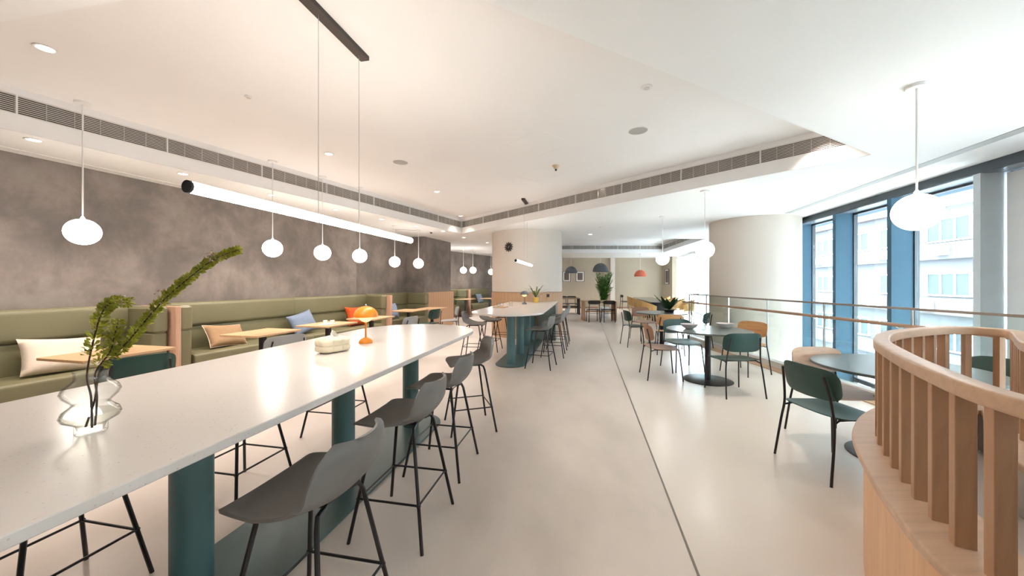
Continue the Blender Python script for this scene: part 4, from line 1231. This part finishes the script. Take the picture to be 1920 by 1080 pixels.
# ------------------------------------------------------------------ far dining corner
def cafe_chair_kit():
    kit = [K('seat', MB().prism(rrect(.42, .44, .03, 4), .435, .455, .004), M['blackwood'])]
    def bfn(y, z):
        return (-.225 + .05 * (y / .22) ** 2 - .1 * z, -y, .715 + z)
    kit.append(K('backrest', MB().pad(bfn, .22, .07, .016, 4), M['blackwood']))
    for sy in (1, -1):
        kit.append(K('leg', MB().tube([(-.235, sy * .2, 0), (-.19, sy * .185, .44), (-.215, sy * .17, .74)], .014, 8), M['blackwood']))
        kit.append(K('leg', MB().tube([(.215, sy * .2, 0), (.17, sy * .185, .44)], .014, 8), M['blackwood']))
        kit.append(K('side_rail', MB().tube([(-.2, sy * .187, .40), (.175, sy * .187, .40)], .010, 6), M['blackwood']))
    kit.append(K('stretcher', MB().tube([(-.205, -.19, .32), (-.205, .19, .32)], .010, 6), M['blackwood']))
    return kit
CK = cafe_chair_kit()
for x, y, rz, lab in ((2.94, 13.15, 90, 'black wooden chair on the left at the far table under the large grey dome'), (3.48, 13.15, 90, 'black wooden chair beside the wooden table end under the large grey dome'),
                      (2.38, 17.0, -90, 'black wooden chair half hidden by the clock column at the far wall'), (2.82, 17.0, -90, 'black wooden chair under the picture frames'),
                      (6.0, 19.2, 0, 'black wooden chair alone against the tan far wall')):
    place(CK, 'wooden_chair', lab, 'chair', (x, y, 0), R(rz), 'black wooden chairs')
def slab_table(x, y, L, Wd, rz, m, label, legm=None):
    t = thing('dining_table', label, 'table', (x, y, 0), rz)
    part('table_top', MB().prism(rrect(L, Wd, .01, 3), .705, .74, .003), m, t)
    for e in (-1, 1): part('end_panel', MB().prism(rrect(.04, Wd - .06, .004, 2, e * (L / 2 - .03), 0), 0, .705), legm or m, t, False)
    part('stretcher', MB().box(-L / 2 + .05, L / 2 - .05, -.015, .015, .3, .36), legm or m, t, False)
slab_table(3.28, 13.75, 1.22, .72, 0, M['oakx'], 'oak slab table under the large grey dome', M['oakv'])
slab_table(2.55, 16.35, .95, .7, 0, M['walnut'], 'brown wooden table below the picture frames', M['blackwood'])
# long dark green table with curved plywood armchairs
t = thing('dining_table', 'long dark green table lined with yellow plywood armchairs', 'table', (5.60, 14.6, 0), math.atan2(1, .2))
part('table_top', MB().prism(rrect(4.6, .78, .03, 4), .715, .745, .004), M['darktop'], t)
for x in (-1.9, 0, 1.9):
    part('trestle_leg', MB().prism(rrect(.05, .6, .01, 2, x, 0), 0, .715), M['black'], t, False)
def arm_kit():
    def fn(s, q):
        a = R(-112 + 224 * s) + math.pi
        top = .85 - .16 * abs(2 * s - 1) ** 1.6; bot = .50
        r = .275 + .02 * q
        return (r * math.cos(a) * 1.0, r * math.sin(a) * 1.02, bot + (top - bot) * q)
    kit = [K('wrap_back', MB().sheet(fn, 28, 6, .014), M['yellowood']),
           K('seat', MB().pad(lambda x, y: (x, y, .445 + .01 * (y / .2) ** 2), .225, .24, .02, 3.2), M['yellowood'])]
    for a in (-105, -60, -25, 25, 60, 105):
        c, s_ = math.cos(R(a) + math.pi), math.sin(R(a) + math.pi)
        kit.append(K('spindle', MB().tube([(.23 * c, .23 * s_, .44), (.277 * c, .28 * s_, .56)], .011, 6), M['yellowood']))
    for sx in (1, -1):
        for sy in (1, -1): kit.append(K('leg', MB().tube([(sx * .17, sy * .18, .44), (sx * .225, sy * .235, 0)], [.017, .012], 8), M['yellowood']))
    return kit
AK = arm_kit()
names = ['nearest', 'second', 'third', 'fourth', 'fifth']
for k in range(5):
    Y = 11.5 + k * .98 * 1.0
    place(AK, 'armchair', 'yellow plywood armchair, %s along the aisle side of the dark green table' % names[k], 'chair', (4.42 + .2 * (Y - 11.5), Y, 0), math.atan2(-.2, 1) , 'yellow plywood armchairs')
for k in range(4):
    Y = 12.0 + k * 1.15
    place(AK, 'armchair', 'yellow plywood armchair, %s along the window side of the dark green table' % names[k], 'chair', (5.72 + .2 * (Y - 12.0), Y, 0), math.atan2(.2, -1), 'yellow plywood armchairs')
# palm
t = thing('potted_palm', 'tall bushy potted palm behind the oak slab table', 'plant', (3.80, 15.0, 0))
part('planter', MB().lathe([(0, 0), (.17, 0), (.22, .42), (.20, .42), (.19, .38), (0, .37)], 28), M['white'], t)
rnd = random.Random(11); lf = MB(); st = MB()
for k in range(46):
    az = rnd.uniform(0, 2 * math.pi); H_ = rnd.uniform(.75, 1.45); sp_ = rnd.uniform(.10, .33)
    c = catmull([(0, 0, .4), (sp_ * .35 * math.cos(az), sp_ * .35 * math.sin(az), .4 + H_ * .55), (sp_ * math.cos(az), sp_ * math.sin(az), .4 + H_)], 8)
    st.tube(c, .005, 5)
    for j in range(4, len(c)):
        d = (c[j] - c[j - 1]).normalized(); side = d.cross(Vector((0, 0, 1)))
        if side.length < .05: side = Vector((math.cos(az + 1.57), math.sin(az + 1.57), 0))
        side.normalize()
        for e in (-1, 1):
            for q in range(2):
                L = rnd.uniform(.12, .22); v = (side * e * rnd.uniform(.5, 1) + d * rnd.uniform(.3, .9) + Vector((0, 0, rnd.uniform(-.35, .1)))).normalized()
                s = v.cross(Vector((rnd.gauss(0, 1), rnd.gauss(0, 1), rnd.gauss(0, 1)))).normalized() * .013
                p = c[j] - d * .03 * q
                lf.add([p, p + v * L * .45 + s, p + v * L, p + v * L * .45 - s], [(0, 1, 2), (0, 2, 3)])
tag(part('fronds', lf, M['palm'], t, False), kind='stuff'); part('stalks', st, M['straplf'], t)['kind'] = 'stuff'
# framed prints
def framed(x, y, z, w, h, rz, lab):
    t = thing('picture_frame', lab, 'picture', (x, y, z), rz, 'framed prints')
    fr = MB(); b = .022
    fr.box(-w / 2, w / 2, -.03, 0, h / 2 - b, h / 2); fr.box(-w / 2, w / 2, -.03, 0, -h / 2, -h / 2 + b); fr.box(-w / 2, -w / 2 + b, -.03, 0, -h / 2 + b, h / 2 - b); fr.box(w / 2 - b, w / 2, -.03, 0, -h / 2 + b, h / 2 - b)
    part('frame', fr, M['blackwood'], t, False)
    part('mat_board', MB().box(-w / 2 + b, w / 2 - b, -.014, -.002, -h / 2 + b, h / 2 - b), M['paper'], t, False)
    part('print', MB().box(-w / 2 + .085, w / 2 - .085, -.017, -.0135, -h / 2 + .085, h / 2 - .085), M['art'], t, False)
framed(3.01, 19.998, 1.76, .44, .57, 0, 'black framed dark print next to the clock column on the far wall')
framed(3.75, 19.998, 1.76, .46, .57, 0, 'black framed dark print nearer the palm on the far wall')
framed(8.275, 19.35, 1.74, .5, .8, math.pi / 2 + math.pi, 'narrow looking black framed print beside the far windows')
